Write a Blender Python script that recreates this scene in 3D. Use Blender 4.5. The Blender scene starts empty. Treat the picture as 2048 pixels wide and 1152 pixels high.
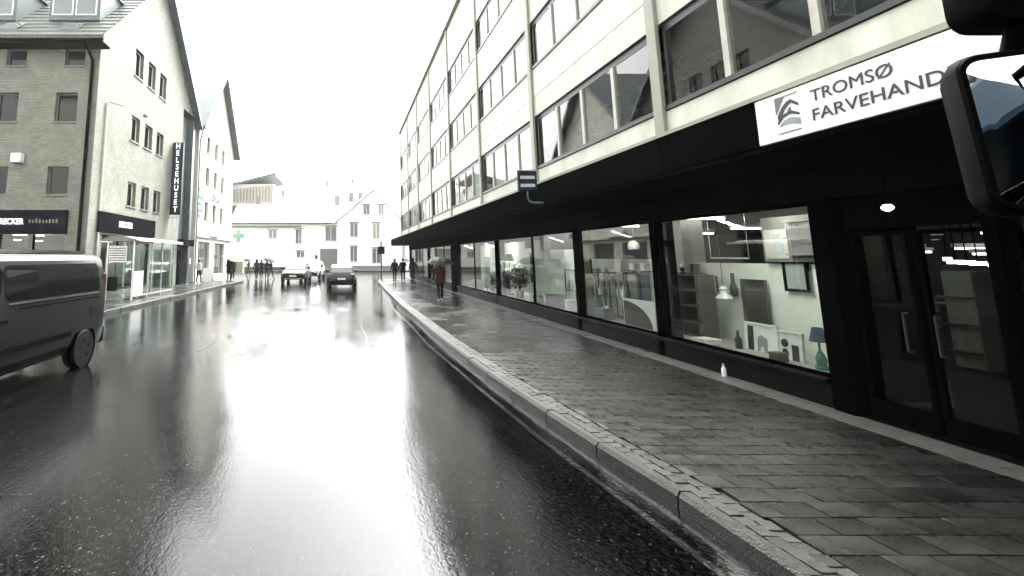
import bpy, math, random
from mathutils import Vector, Matrix
R = math.radians
random.seed(7)
sc = bpy.context.scene
col = sc.collection

# ------------------------------------------------------------------ camera, world, sun, exposure
FPX, PITCH, CAMZ, VPX, VPY = 940.0, R(8), 1.95, 690.0, 515.0      # photo pixels (2048 wide), street vanishing point
CXP, CYP = VPX, VPY - FPX*math.tan(PITCH)
cd = bpy.data.cameras.new('camera'); cam = bpy.data.objects.new('camera', cd); col.objects.link(cam)
cam.location = (0, 0, CAMZ); cam.rotation_euler = (R(90)+PITCH, 0, 0)
cd.sensor_width = 36; cd.lens = 36*FPX/2048; cd.clip_start = 0.05; cd.clip_end = 2000
cd.shift_x = (1024-CXP)/2048; cd.shift_y = -(576-CYP)/2048
sc.camera = cam
SUN_EL, SUN_AZ = R(52), R(20)                                     # azimuth from +Y towards +X
w = bpy.data.worlds.new('World'); sc.world = w; w.use_nodes = True
nt = w.node_tree; bg = nt.nodes['Background']
sky = nt.nodes.new('ShaderNodeTexSky'); sky.sky_type = 'NISHITA'; sky.sun_disc = False
sky.sun_elevation = SUN_EL; sky.sun_rotation = SUN_AZ; sky.air_density = 1.0; sky.dust_density = 6.0; sky.ozone_density = 1.0
hs = nt.nodes.new('ShaderNodeHueSaturation'); hs.inputs['Saturation'].default_value = 0.10
nt.links.new(sky.outputs[0], hs.inputs['Color']); nt.links.new(hs.outputs[0], bg.inputs[0])
bg.inputs[1].default_value = 0.15
sl = bpy.data.lights.new('sun', 'SUN'); sl.energy = 1.0; sl.angle = R(25); sl.color = (1, .98, .93)
so = bpy.data.objects.new('sun', sl); col.objects.link(so)
sd = Vector((math.sin(SUN_AZ)*math.cos(SUN_EL), math.cos(SUN_AZ)*math.cos(SUN_EL), math.sin(SUN_EL)))
so.rotation_euler = sd.to_track_quat('Z', 'Y').to_euler(); so.location = (0, 0, 40)
vs = sc.view_settings; vs.view_transform = 'Standard'; vs.look = 'None'; vs.gamma = 1; vs.exposure = 3.0; vs.use_curve_mapping = False
sc.render.engine = 'CYCLES'; sc.cycles.max_bounces = 8; sc.cycles.transparent_max_bounces = 16; sc.cycles.use_denoising = True
sc.cycles.caustics_reflective = False; sc.cycles.caustics_refractive = False; sc.cycles.sample_clamp_indirect = 12

# ------------------------------------------------------------------ photo pixel -> place
_c, _s = math.cos(PITCH), math.sin(PITCH)
def _ray(px, py):
    u = (px-CXP)/FPX; v = (CYP-py)/FPX
    return Vector((u, _c-v*_s, _s+v*_c))
def on_x(px, py, X): r = _ray(px, py); p = r*(X/r.x); p.z += CAMZ; return p
def on_y(px, py, Y): r = _ray(px, py); p = r*(Y/r.y); p.z += CAMZ; return p
def on_z(px, py, Z=0.0): r = _ray(px, py); p = r*((Z-CAMZ)/r.z); p.z += CAMZ; return p

# ------------------------------------------------------------------ materials
MATS = {}
def nodes(m): return m.node_tree.nodes, m.node_tree.links
def mat(name, c, rough=.6, metal=0.0, spec=.5, var=.15, scale=6.0, bump=0.0, bscale=40.0, coat=0.0, objrand=0.0, emit=None, rvar=0.0, stretch=(1, 1, 1)):
    m = bpy.data.materials.new(name); m.use_nodes = True; N, L = nodes(m); b = N['Principled BSDF']
    b.inputs['Roughness'].default_value = rough; b.inputs['Metallic'].default_value = metal
    b.inputs['Specular IOR Level'].default_value = spec; b.inputs['Coat Weight'].default_value = coat; b.inputs['Coat Roughness'].default_value = .04
    tc = N.new('ShaderNodeTexCoord'); mp = N.new('ShaderNodeMapping'); mp.inputs['Scale'].default_value = stretch
    L.new(tc.outputs['Object'], mp.inputs[0])
    n = N.new('ShaderNodeTexNoise'); n.inputs['Scale'].default_value = scale; n.inputs['Detail'].default_value = 6; n.inputs['Roughness'].default_value = .65
    L.new(mp.outputs[0], n.inputs['Vector'])
    mr = N.new('ShaderNodeMapRange'); mr.inputs[1].default_value = .3; mr.inputs[2].default_value = .7
    mr.inputs[3].default_value = 1-var; mr.inputs[4].default_value = 1+var; L.new(n.outputs['Fac'], mr.inputs[0])
    out = mr.outputs[0]
    if objrand:
        oi = N.new('ShaderNodeObjectInfo'); r2 = N.new('ShaderNodeMapRange'); r2.inputs[3].default_value = 1-objrand; r2.inputs[4].default_value = 1+objrand
        L.new(oi.outputs['Random'], r2.inputs[0]); mu = N.new('ShaderNodeMath'); mu.operation = 'MULTIPLY'
        L.new(out, mu.inputs[0]); L.new(r2.outputs[0], mu.inputs[1]); out = mu.outputs[0]
    vm = N.new('ShaderNodeVectorMath'); vm.operation = 'SCALE'; vm.inputs[0].default_value = c[:3]
    L.new(out, vm.inputs['Scale']); L.new(vm.outputs[0], b.inputs['Base Color'])
    if rvar:
        r3 = N.new('ShaderNodeMapRange'); r3.inputs[1].default_value = .3; r3.inputs[2].default_value = .7
        r3.inputs[3].default_value = max(.02, rough-rvar); r3.inputs[4].default_value = rough+rvar
        n3 = N.new('ShaderNodeTexNoise'); n3.inputs['Scale'].default_value = scale*.35; n3.inputs['Detail'].default_value = 4
        L.new(mp.outputs[0], n3.inputs['Vector']); L.new(n3.outputs['Fac'], r3.inputs[0]); L.new(r3.outputs[0], b.inputs['Roughness'])
    if bump:
        n2 = N.new('ShaderNodeTexNoise'); n2.inputs['Scale'].default_value = bscale; n2.inputs['Detail'].default_value = 4
        L.new(mp.outputs[0], n2.inputs['Vector'])
        bp = N.new('ShaderNodeBump'); bp.inputs['Strength'].default_value = bump; bp.inputs['Distance'].default_value = .02
        L.new(n2.outputs['Fac'], bp.inputs['Height']); L.new(bp.outputs[0], b.inputs['Normal'])
    if emit:
        b.inputs['Emission Color'].default_value = (*emit[0], 1); b.inputs['Emission Strength'].default_value = emit[1]
    MATS[name] = m; return m
def glassmat(name, tint=(.9, .95, .93), ior=1.5, rough=.0, dim=1.0):
    m = bpy.data.materials.new(name); m.use_nodes = True; N, L = nodes(m); N.remove(N['Principled BSDF'])
    out = [x for x in N if x.type == 'OUTPUT_MATERIAL'][0]
    tr = N.new('ShaderNodeBsdfTransparent'); tr.inputs[0].default_value = (*[t*dim for t in tint], 1)
    gl = N.new('ShaderNodeBsdfGlossy'); gl.inputs['Roughness'].default_value = rough
    fr = N.new('ShaderNodeFresnel'); fr.inputs[0].default_value = ior
    mx = N.new('ShaderNodeMixShader'); ge = N.new('ShaderNodeNewGeometry'); iv = N.new('ShaderNodeMath'); iv.operation = 'SUBTRACT'; iv.inputs[0].default_value = 1; L.new(ge.outputs['Backfacing'], iv.inputs[1])
    fm = N.new('ShaderNodeMath'); fm.operation = 'MULTIPLY'; L.new(fr.outputs[0], fm.inputs[0]); L.new(iv.outputs[0], fm.inputs[1]); L.new(fm.outputs[0], mx.inputs[0]); L.new(tr.outputs[0], mx.inputs[1]); L.new(gl.outputs[0], mx.inputs[2]); L.new(mx.outputs[0], out.inputs[0])
    tc = N.new('ShaderNodeTexCoord'); n = N.new('ShaderNodeTexNoise'); n.inputs['Scale'].default_value = .7
    L.new(tc.outputs['Object'], n.inputs['Vector']); bp = N.new('ShaderNodeBump'); bp.inputs['Strength'].default_value = .08; bp.inputs['Distance'].default_value = .02
    L.new(n.outputs['Fac'], bp.inputs['Height']); L.new(bp.outputs[0], gl.inputs['Normal'])
    MATS[name] = m; return m
def brickmat(name, c1, c2, cm, bw=.23, bh=.075, rough=.75):
    m = mat(name, (1, 1, 1), rough, var=.18, scale=1.2); N, L = nodes(m); b = N['Principled BSDF']
    tc = N.new('ShaderNodeTexCoord'); sp = N.new('ShaderNodeSeparateXYZ'); L.new(tc.outputs['Object'], sp.inputs[0])
    ad = N.new('ShaderNodeMath'); L.new(sp.outputs[0], ad.inputs[0]); L.new(sp.outputs[1], ad.inputs[1])
    cb = N.new('ShaderNodeCombineXYZ'); L.new(ad.outputs[0], cb.inputs[0]); L.new(sp.outputs[2], cb.inputs[1])
    br = N.new('ShaderNodeTexBrick'); br.inputs['Color1'].default_value = (*c1, 1); br.inputs['Color2'].default_value = (*c2, 1); br.inputs['Mortar'].default_value = (*cm, 1)
    br.inputs['Scale'].default_value = 1; br.inputs['Brick Width'].default_value = bw; br.inputs['Row Height'].default_value = bh; br.inputs['Mortar Size'].default_value = .008
    L.new(cb.outputs[0], br.inputs['Vector'])
    vm = [n for n in N if n.type == 'VECT_MATH'][0]; L.new(br.outputs['Color'], vm.inputs[0])
    bp = N.new('ShaderNodeBump'); bp.inputs['Strength'].default_value = .5; bp.inputs['Distance'].default_value = .01; bp.invert = True
    L.new(br.outputs['Fac'], bp.inputs['Height']); L.new(bp.outputs[0], b.inputs['Normal'])
    return m
def roadmat(name):
    m = bpy.data.materials.new(name); m.use_nodes = True; N, L = nodes(m); b = N['Principled BSDF']
    b.inputs['IOR'].default_value = 1.29
    tc = N.new('ShaderNodeTexCoord')
    def noise(sc_, det, st=(1, 1, 1), rough=.6):
        mp = N.new('ShaderNodeMapping'); mp.inputs['Scale'].default_value = st; L.new(tc.outputs['Object'], mp.inputs[0])
        n = N.new('ShaderNodeTexNoise'); n.inputs['Scale'].default_value = sc_; n.inputs['Detail'].default_value = det; n.inputs['Roughness'].default_value = rough
        L.new(mp.outputs[0], n.inputs['Vector']); return n.outputs['Fac']
    def rng(v, a, b_, c, d):
        r = N.new('ShaderNodeMapRange'); r.inputs[1].default_value = a; r.inputs[2].default_value = b_; r.inputs[3].default_value = c; r.inputs[4].default_value = d
        L.new(v, r.inputs[0]); return r.outputs[0]
    big = noise(.45, 6, (1, .22, 1), .65); patch = noise(1.3, 5, (1, .35, 1)); fine = noise(33, 3, (1, .7, 1), .75)
    vo = N.new('ShaderNodeTexVoronoi'); vo.inputs['Scale'].default_value = 26; L.new(tc.outputs['Object'], vo.inputs['Vector']); grit_glint = vo.outputs['Distance']; streak = noise(11, 4, (1, .06, 1))
    def mul(a, b_):
        q = N.new('ShaderNodeMath'); q.operation = 'MULTIPLY'; L.new(a, q.inputs[0])
        if isinstance(b_, float): q.inputs[1].default_value = b_
        else: L.new(b_, q.inputs[1])
        return q.outputs[0]
    def plus(a, b_):
        q = N.new('ShaderNodeMath'); L.new(a, q.inputs[0]); L.new(b_, q.inputs[1]); return q.outputs[0]
    cr = N.new('ShaderNodeVectorMath'); cr.operation = 'SCALE'; cr.inputs[0].default_value = (.0026, .0027, .0026)
    L.new(mul(mul(rng(big, .3, .7, .5, 1.5), rng(fine, .48, .70, .4, 4.5)), plus(rng(streak, .3, .7, .6, 1.4), rng(grit_glint, .10, .22, 7.0, 0.0))), cr.inputs['Scale']); L.new(cr.outputs[0], b.inputs['Base Color'])  # bright specks in the base colour: aggregate grain plus imitated wet glints
    L.new(plus(rng(patch, .34, .66, .025, .075), rng(fine, .4, .7, .0, .03)), b.inputs['Roughness'])
    dry = rng(patch, .34, .62, .3, 1.0)
    hgt = plus(plus(mul(streak, .6), mul(mul(fine, dry), 1.7)), mul(mul(grit_glint, dry), .25))
    bp = N.new('ShaderNodeBump'); bp.inputs['Strength'].default_value = .26; bp.inputs['Distance'].default_value = .0045
    L.new(hgt, bp.inputs['Height']); L.new(bp.outputs[0], b.inputs['Normal'])
    MATS[name] = m; return m
roadmat('wet_asphalt')
mat('ground_dark', (.05, .05, .045), .8)
mat('slab', (.0155, .0155, .0135), .33, spec=.38, var=.25, scale=5, bump=.35, bscale=60, objrand=.6, rvar=.16)
mat('slab_far', (.017, .017, .015), .22, spec=.5, var=.35, scale=2.2, bump=.3, bscale=50, rvar=.12)
mat('sett', (.034, .033, .029), .38, var=.3, scale=9, bump=.5, bscale=50, objrand=.4)
mat('joint', (.012, .012, .011), .5, bump=.4, bscale=80)
mat('granite', (.028, .028, .025), .36, var=.3, scale=20, bump=.5, bscale=70, objrand=.25)
mat('pale_granite', (.13, .13, .118), .35, var=.3, scale=7, bump=.3, bscale=50, rvar=.12)
mat('paint_line', (.02, .02, .0195), .45, spec=.2, var=.9, scale=14)
mat('gutter_wet', (.012, .012, .012), .12, var=.5, scale=9, bump=.3, bscale=18, rvar=.1)
mat('cream', (.56, .56, .465), .6, var=.22, scale=1.8, bump=.1, bscale=30, objrand=.05, stretch=(1, 1, .35))
mat('fin', (.26, .26, .205), .55, var=.12, scale=2)
mat('mullion_paint', (.42, .42, .35), .5)
mat('core', (.04, .04, .04), .8)
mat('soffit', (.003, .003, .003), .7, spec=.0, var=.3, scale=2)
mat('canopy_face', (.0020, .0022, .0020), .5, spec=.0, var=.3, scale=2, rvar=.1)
mat('plinth', (.003, .003, .0034), .4, spec=.06, var=.3, scale=8, rvar=.1)
mat('black_frame', (.0012, .0012, .0012), .5, spec=.0)
mat('dark_frame', (.018, .018, .018), .4)
mat('grey_frame', (.13, .13, .12), .45)
mat('alu', (.5, .5, .5), .35, metal=.8)
mat('white_paint', (.78, .78, .76), .5, var=.06)
mat('white_gloss', (.82, .82, .82), .25, var=.03)
mat('black_print', (.02, .02, .022), .5)
mat('grey_print', (.12, .12, .13), .5)
mat('display_wall', (.62, .635, .585), .6, var=.05)
mat('shade_grey', (.11, .11, .10), .7)
mat('beige_wall', (.30, .295, .26), .6, var=.08)
mat('dark_wood', (.05, .042, .035), .5, var=.3, scale=12, stretch=(1, 1, .1))
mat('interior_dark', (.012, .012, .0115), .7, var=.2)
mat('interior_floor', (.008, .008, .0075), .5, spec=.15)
mat('tube', (.9, .9, .9), .4, emit=((1, .98, .93), 1.6))
mat('tube_dim', (.9, .9, .9), .4, emit=((1, .98, .93), 1.2))
mat('curtain', (.78, .80, .74), .8, var=.15, scale=3, stretch=(4, 4, .2))
mat('curtain_dark', (.09, .09, .09), .8)
brickmat('brick', (.20, .205, .163), (.145, .149, .118), (.085, .086, .07))
mat('plaster', (.58, .57, .49), .75, var=.10, scale=1.2, bump=.15, bscale=25)
mat('white_wall', (.80, .80, .77), .7, var=.05, scale=.8)
mat('white_board', (.78, .79, .76), .6, var=.06, scale=3, stretch=(.2, .2, 6))
mat('tan_wall', (.42, .39, .33), .75)
mat('roof_tile', (.075, .085, .068), .5, var=.4, scale=3, bump=.5, bscale=9, stretch=(3, .6, .6))
mat('roof_dark', (.07, .085, .085), .35, var=.3, scale=1.5)
mat('teal_clad', (.075, .105, .105), .4, var=.2, scale=1.5)
mat('sign_blue', (.010, .019, .030), .4, spec=.2)
mat('sign_dark', (.004, .005, .007), .5, spec=.0)
mat('van_glass', (.004, .0045, .0045), .06, spec=.10, var=.05)
mat('sign_white', (.85, .85, .85), .4, emit=((1, 1, 1), .15))
mat('letter_dim', (.10, .10, .10), .4)
mat('teal_print', (.05, .17, .16), .5)
mat('pharmacy_green', (.25, .46, .36), .4)
mat('pale_green', (.45, .62, .50), .5)
mat('tarp', (.06, .07, .09), .6)
mat('rubber', (.0035, .0035, .0035), .7, spec=.1, bump=.2)
mat('rim', (.035, .035, .035), .5, spec=.2)
mat('van_paint', (.0065, .0075, .007), .38, spec=.12, coat=.08, var=.1)
mat('red_paint', (.018, .003, .0055), .35, spec=.3, coat=.35, var=.06)
mat('black_paint', (.008, .008, .0085), .35, spec=.15, coat=.15, var=.1)
mat('pale_paint', (.32, .40, .37), .35, coat=.6, var=.06)
mat('car_plastic', (.0015, .0015, .0015), .6, spec=.02)
mat('car_glass', (.006, .007, .007), .04, spec=.3, var=.05)
mat('bright_glass', (.10, .11, .11), .04, spec=1.0, var=.05)
mat('chrome', (.7, .7, .7), .15, metal=1.0)
mat('tail_red', (.05, .004, .005), .3, coat=.5)
mat('lamp_clear', (.55, .56, .56), .12)
mat('plate', (.75, .75, .72), .4)
mat('skin', (.42, .28, .21), .55)
mat('hair', (.03, .022, .018), .6)
mat('cloth_black', (.005, .005, .0056), .8, var=.3, spec=.08)
mat('cloth_grey', (.03, .03, .028), .8, var=.3, spec=.08)
mat('cloth_navy', (.008, .009, .013), .8, var=.3, spec=.08)
mat('cloth_white', (.72, .72, .70), .75)
mat('cloth_red', (.028, .0065, .0055), .7, var=.25, spec=.08)
mat('cloth_beige', (.40, .37, .28), .8, var=.2, scale=6, stretch=(6, 6, .3))
mat('umb_dark', (.008, .008, .009), .6, var=.2, spec=.08)
mat('umb_pattern', (.22, .21, .21), .6, var=.9, scale=9, spec=.08)
mat('umb_green', (.016, .019, .013), .5, var=.25, spec=.08)
mat('umb_pale', (.55, .56, .53), .5, var=.1, spec=.08)
mat('leaf', (.025, .06, .025), .5, var=.5)
mat('flower_red', (.30, .02, .03), .5)
mat('terracotta', (.16, .10, .08), .6)
mat('ceramic', (.70, .70, .66), .25)
mat('green_vase', (.03, .16, .09), .2)
mat('blue_fabric', (.05, .09, .12), .7)
mat('grey_art', (.24, .27, .27), .6)
mat('paper', (.72, .72, .68), .6)
mat('mirror', (.75, .8, .8), .015, metal=1.0, var=.02, bump=.05, bscale=4)
mat('frosted', (.55, .58, .57), .4)
glassmat('glass', (.88, .91, .89), 1.75); glassmat('glass_upper', (.80, .85, .82), 1.9); glassmat('glass_door', (.62, .65, .63), 1.4); glassmat('glass_shelter', (.80, .88, .86), 1.45)

# ------------------------------------------------------------------ mesh helpers
class MB:
    def __init__(s): s.v = []; s.f = []; s.m = []
    def add(s, vs_, fs, mi=0):
        o = len(s.v); s.v += [tuple(v) for v in vs_]; s.f += [tuple(o+i for i in f) for f in fs]; s.m += [mi]*len(fs); return s
    def box(s, x0, x1, y0, y1, z0, z1, mi=0):
        x0, x1 = sorted((x0, x1)); y0, y1 = sorted((y0, y1)); z0, z1 = sorted((z0, z1))
        return s.add([(x0,y0,z0),(x1,y0,z0),(x1,y1,z0),(x0,y1,z0),(x0,y0,z1),(x1,y0,z1),(x1,y1,z1),(x0,y1,z1)],
                     [(0,3,2,1),(4,5,6,7),(0,1,5,4),(1,2,6,5),(2,3,7,6),(3,0,4,7)], mi)
    def prism(s, poly, axis, a0, a1, mi=0):
        n = len(poly); P = {'x': lambda a, p: (a, p[0], p[1]), 'y': lambda a, p: (p[0], a, p[1]), 'z': lambda a, p: (p[0], p[1], a)}[axis]
        vs_ = [P(a0, p) for p in poly]+[P(a1, p) for p in poly]
        return s.add(vs_, [tuple(range(n))[::-1], tuple(range(n, 2*n))]+[(i, (i+1) % n, n+(i+1) % n, n+i) for i in range(n)], mi)
    def cyl(s, p0, p1, r0, r1=None, n=10, mi=0):
        r1 = r0 if r1 is None else r1; p0, p1 = Vector(p0), Vector(p1); d = (p1-p0).normalized()
        a = d.orthogonal().normalized(); b = d.cross(a); vs_ = []
        for p, r in ((p0, r0), (p1, r1)):
            vs_ += [p+(a*math.cos(2*math.pi*i/n)+b*math.sin(2*math.pi*i/n))*r for i in range(n)]
        return s.add(vs_, [tuple(range(n))[::-1], tuple(range(n, 2*n))]+[(i, (i+1) % n, n+(i+1) % n, n+i) for i in range(n)], mi)
    def tube(s, pts, r, n=8, mi=0):
        for a, b in zip(pts, pts[1:]): s.cyl(a, b, r, r, n, mi)
        return s
    def lathe(s, prof, c=(0, 0, 0), n=16, axis='z', mi=0, sx=1, sy=1):
        vs_ = []; m = len(prof)
        for r, h in prof:
            for i in range(n):
                a = 2*math.pi*i/n; u, v_ = r*math.cos(a)*sx, r*math.sin(a)*sy
                q = {'z': (u, v_, h), 'x': (h, u, v_), 'y': (u, h, v_)}[axis]
                vs_.append((c[0]+q[0], c[1]+q[1], c[2]+q[2]))
        fs = [(j*n+i, j*n+(i+1) % n, (j+1)*n+(i+1) % n, (j+1)*n+i) for j in range(m-1) for i in range(n)]
        fs += [tuple(range(n))[::-1], tuple((m-1)*n+i for i in range(n))]
        return s.add(vs_, fs, mi)
    def loft(s, rings, mi=0, cap=True):
        n = len(rings[0]); vs_ = [p for r in rings for p in r]
        fs = [(j*n+i, j*n+(i+1) % n, (j+1)*n+(i+1) % n, (j+1)*n+i) for j in range(len(rings)-1) for i in range(n)]
        if cap: fs += [tuple(range(n))[::-1], tuple((len(rings)-1)*n+i for i in range(n))]
        return s.add(vs_, fs, mi)
    def walls(s, axis, a0, a1, u0, u1, z0, z1, holes, mi=0):
        """a wall slab from a0 to a1 across `axis`, spanning u0..u1 and z0..z1, with rectangular holes (ua,ub,za,zb)"""
        zs = sorted({z0, z1, *[h[2] for h in holes], *[h[3] for h in holes]}); zs = [z for z in zs if z0 <= z <= z1]
        for za, zb in zip(zs, zs[1:]):
            zm = (za+zb)/2; hs_ = sorted((h[0], h[1]) for h in holes if h[2] < zm < h[3]); u = u0
            for ha, hb in hs_+[(u1, u1)]:
                if ha > u+1e-6:
                    s.box(a0, a1, u, ha, za, zb, mi) if axis == 'x' else s.box(u, ha, a0, a1, za, zb, mi)
                u = max(u, hb)
        return s
def link(o, parent=None):
    col.objects.link(o)
    if parent: o.parent = parent
    return o
def wloc(o):
    p = Vector((0, 0, 0))
    while o: p += o.location; o = o.parent
    return p
def tag(o, label=None, cat=None, group=None, kind=None):
    if label: o['label'] = label
    if cat: o['category'] = cat
    if group: o['group'] = group
    if kind: o['kind'] = kind
    return o
def build(name, mb, mats, parent=None, smooth=False, bevel=0.0, local=False):
    """one mesh object; vertices are in world space unless local, and end up relative to the parent"""
    me = bpy.data.meshes.new(name); off = Vector((0, 0, 0)) if local or not parent else wloc(parent)
    me.from_pydata([(x-off.x, y-off.y, z-off.z) for x, y, z in mb.v], [], mb.f)
    ms = [mats] if isinstance(mats, str) else mats
    for k in ms: me.materials.append(MATS[k])
    if len(ms) > 1: me.polygons.foreach_set('material_index', mb.m)
    me.update()
    if smooth:
        me.shade_smooth(); me.set_sharp_from_angle(angle=R(smooth if smooth is not True else 40))
    o = link(bpy.data.objects.new(name, me), parent)
    if bevel:
        b = o.modifiers.new('bevel', 'BEVEL'); b.width = bevel; b.segments = 2; b.limit_method = 'ANGLE'
    return o
def thing(name, label, cat, loc=(0, 0, 0), rz=0.0, group=None):
    o = bpy.data.objects.new(name, None); o.empty_display_size = .2; o.location = loc; o.rotation_euler = (0, 0, rz)
    link(o); return tag(o, label, cat, group)
def single(name, mb, mats, label, cat, group=None, smooth=False, bevel=0.0):
    """a thing that is one mesh: world-space vertices, origin moved to the base"""
    xs = [v[0] for v in mb.v]; ys = [v[1] for v in mb.v]; zs = [v[2] for v in mb.v]
    b = Vector(((min(xs)+max(xs))/2, (min(ys)+max(ys))/2, min(zs))); mb.v = [(x-b.x, y-b.y, z-b.z) for x, y, z in mb.v]
    o = build(name, mb, mats, None, smooth, bevel); o.location = b; return tag(o, label, cat, group)
def copy_tree(o, parent=None):
    c = o.copy(); link(c, parent)
    for ch in list(o.children): copy_tree(ch, c)
    return c
_font = None
def text_mb(body, size, right, up, origin, depth=.01, align='LEFT', shear=0.0, xs=1.0, mi=0, mb=None, offset=0.0, space=1.0):
    cu = bpy.data.curves.new('t', 'FONT'); cu.body = body; cu.size = size; cu.extrude = depth/2; cu.align_x = align; cu.shear = shear; cu.offset = offset; cu.space_character = space
    cu.resolution_u = 4
    to = bpy.data.objects.new('t', cu); col.objects.link(to); dg = bpy.context.evaluated_depsgraph_get(); dg.update()
    me = bpy.data.meshes.new_from_object(to.evaluated_get(dg)); r, u, o = Vector(right), Vector(up), Vector(origin); n = r.cross(u)
    mb = mb or MB(); mb.add([o+r*(v.co.x*xs)+u*v.co.y+n*v.co.z for v in me.vertices], [tuple(p.vertices) for p in me.polygons], mi)
    bpy.data.objects.remove(to); bpy.data.curves.remove(cu); bpy.data.meshes.remove(me); return mb

# ------------------------------------------------------------------ setting: ground, road, kerbs, sidewalks
tag(build('ground', MB().box(-500, 500, -400, 700, -.6, -.25), 'ground_dark'), kind='structure')
rd = MB(); NX, NY = 24, 40
xs = [-70+140*i/NX for i in range(NX+1)]; ys = [-45+205*j/NY for j in range(NY+1)]
rd.add([(x, y, 0) for y in ys for x in xs], [(j*(NX+1)+i, j*(NX+1)+i+1, (j+1)*(NX+1)+i+1, (j+1)*(NX+1)+i) for j in range(NY) for i in range(NX)])
road = tag(build('road', rd, 'wet_asphalt'), kind='structure')
KR = [(-45, 2.72), (0, 2.72), (3.24, 2.66), (4.0, 2.61), (5.26, 2.47), (7.75, 2.30), (11.3, 2.21), (19, 2.19), (28, 2.34), (37, 2.56), (40.5, 2.85)]
def kx(y):
    for (a, xa), (b, xb) in zip(KR, KR[1:]):
        if a <= y <= b:
            t = (y-a)/(b-a); return xa+(xb-xa)*t
    return KR[-1][1]
ZS = .12; SHOPX = 6.0; KW = .11; Y_END = 44.2
# right sidewalk base
sb = MB(); yy = [-30+1.0*i for i in range(31)]+[.5*i for i in range(3, 82)]
yy = sorted(set(yy))
pts = [(kx(y)+KW*.5, y) for y in yy if y <= 40]+[(3.4, 41.3), (4.6, 42.2), (6.5, 43), (30, 46), (30, -30)]
sb.prism(pts, 'z', -.2, ZS-.03)
swr = tag(build('sidewalk_right', sb, 'joint'), kind='structure')
# kerb stones, one metre each
krb = tag(bpy.data.objects.new('kerb_right', None), kind='structure'); link(krb)
y = -6.0; n_k = 0
while y < 40:
    y2 = min(y+1.0, 40.2); xa, xb = kx(y), kx(y2); g = .012; dz = random.uniform(-.006, .006)
    mb = MB(); ring = lambda yy_, xx, : [(xx+random.uniform(-.006, .006), yy_, -.1), (xx+.012, yy_, ZS-.035+dz), (xx+.035, yy_, ZS+.004+dz), (xx+KW, yy_, ZS+dz), (xx+KW, yy_, -.1)]
    mb.loft([ring(y+g, xa), ring((y+y2)/2, (xa+xb)/2), ring(y2-g, xb)])
    build('kerb_stone', mb, 'granite', krb); y = y2
mb = MB(); cor = [(2.85, 40.2), (3.3, 41.2), (4.5, 42.15), (6.5, 42.95), (30, 46)]
for (ax, ay), (bx, by) in zip(cor, cor[1:]):
    d = Vector((bx-ax, by-ay)).normalized(); nn = Vector((d.y, -d.x))*KW
    mb.prism([(ax, ay), (bx, by), (bx+nn.x, by+nn.y), (ax+nn.x, ay+nn.y)], 'z', -.1, ZS+.002)
build('kerb_corner', mb, 'granite', krb)
# setts behind the kerb: rows of small cubes
def jitter_box(l, w_, h, j, seed):
    rnd = random.Random(seed); q = lambda: rnd.uniform(-j, j); m = .18
    v = [(-l/2+q(), -w_/2+q(), -h), (l/2+q(), -w_/2+q(), -h), (l/2+q(), w_/2+q(), -h), (-l/2+q(), w_/2+q(), -h)]
    t = [(-l/2+q(), -w_/2+q(), -.001), (l/2+q(), -w_/2+q(), -.001), (l/2+q(), w_/2+q(), -.001), (-l/2+q(), w_/2+q(), -.001)]
    k = .0008
    u = [(-l/2+k+q()*.5, -w_/2+k, q()*.6), (l/2-k, -w_/2+k, q()*.6), (l/2-k, w_/2-k, q()*.6), (-l/2+k, w_/2-k, q()*.6)]
    return v+t+u, [(3, 2, 1, 0)]+[(i, (i+1) % 4, 4+(i+1) % 4, 4+i) for i in range(4)]+[(4+i, 4+(i+1) % 4, 8+(i+1) % 4, 8+i) for i in range(4)]+[(8, 9, 10, 11)]
sett_me = []
for k in range(6):
    v, f = jitter_box(.098, .118, .08, .005, k); me = bpy.data.meshes.new('sett'); me.from_pydata(v, [], f); me.materials.append(MATS['sett']); me.update(); sett_me.append(me)
far_setts = MB(); n_s = 0
for row in range(2):
    y = 2.6+row*.06
    while y < 38:
        x = kx(y)+KW+.062+row*.108
        if n_s < 300 and y < 20:
            o = link(bpy.data.objects.new('sett', random.choice(sett_me)), swr); o.location = (x, y, ZS+random.uniform(-.006, .004)); o.rotation_euler = (0, 0, random.uniform(-.07, .07)); n_s += 1
        else:
            far_setts.box(x-.047, x+.047, y-.057, y+.057, ZS-.05, ZS+random.uniform(-.006, .004))
        y += .124
tag(build('far_setts', far_setts, 'sett', swr), kind='stuff')
# paving slabs: courses across the sidewalk, running bond
SL, SW_ = .305, .215; slab_me = []
for k in range(5):
    v, f = jitter_box(SL-.011, SW_-.011, .05, .002, 50+k); me = bpy.data.meshes.new('paving_slab'); me.from_pydata(v, [], f); me.materials.append(MATS['slab']); me.update(); slab_me.append(me)
slab_spots = []; j = 0; y = 2.45
while y < 40:
    x_in = kx(y)+KW+.235; xe = SHOPX-.40; off = (j % 2)*SL/2; 
    if off: slab_spots.append((xe-off/2, y, off/SL))
    x = xe-off-SL/2
    while x-SL/2 > x_in-.01: slab_spots.append((x, y, 1.0)); x -= SL
    rest = x+SL/2-x_in
    if rest > .05: slab_spots.append((x_in+rest/2, y, rest/SL))
    y += SW_; j += 1
seen = sorted(slab_spots, key=lambda s: (s[0]*FPX/s[1]+VPX > 2080, s[1]))
for x, y, fr in seen[:300]:
    o = link(bpy.data.objects.new('paving_slab', random.choice(slab_me)), swr); o.location = (x, y, ZS+random.uniform(-.002, .002)); o.scale = (fr, 1, 1)
    o.rotation_euler = (random.uniform(-.009, .009), random.uniform(-.006, .006), random.choice((0, math.pi)))
mb = MB()
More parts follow.
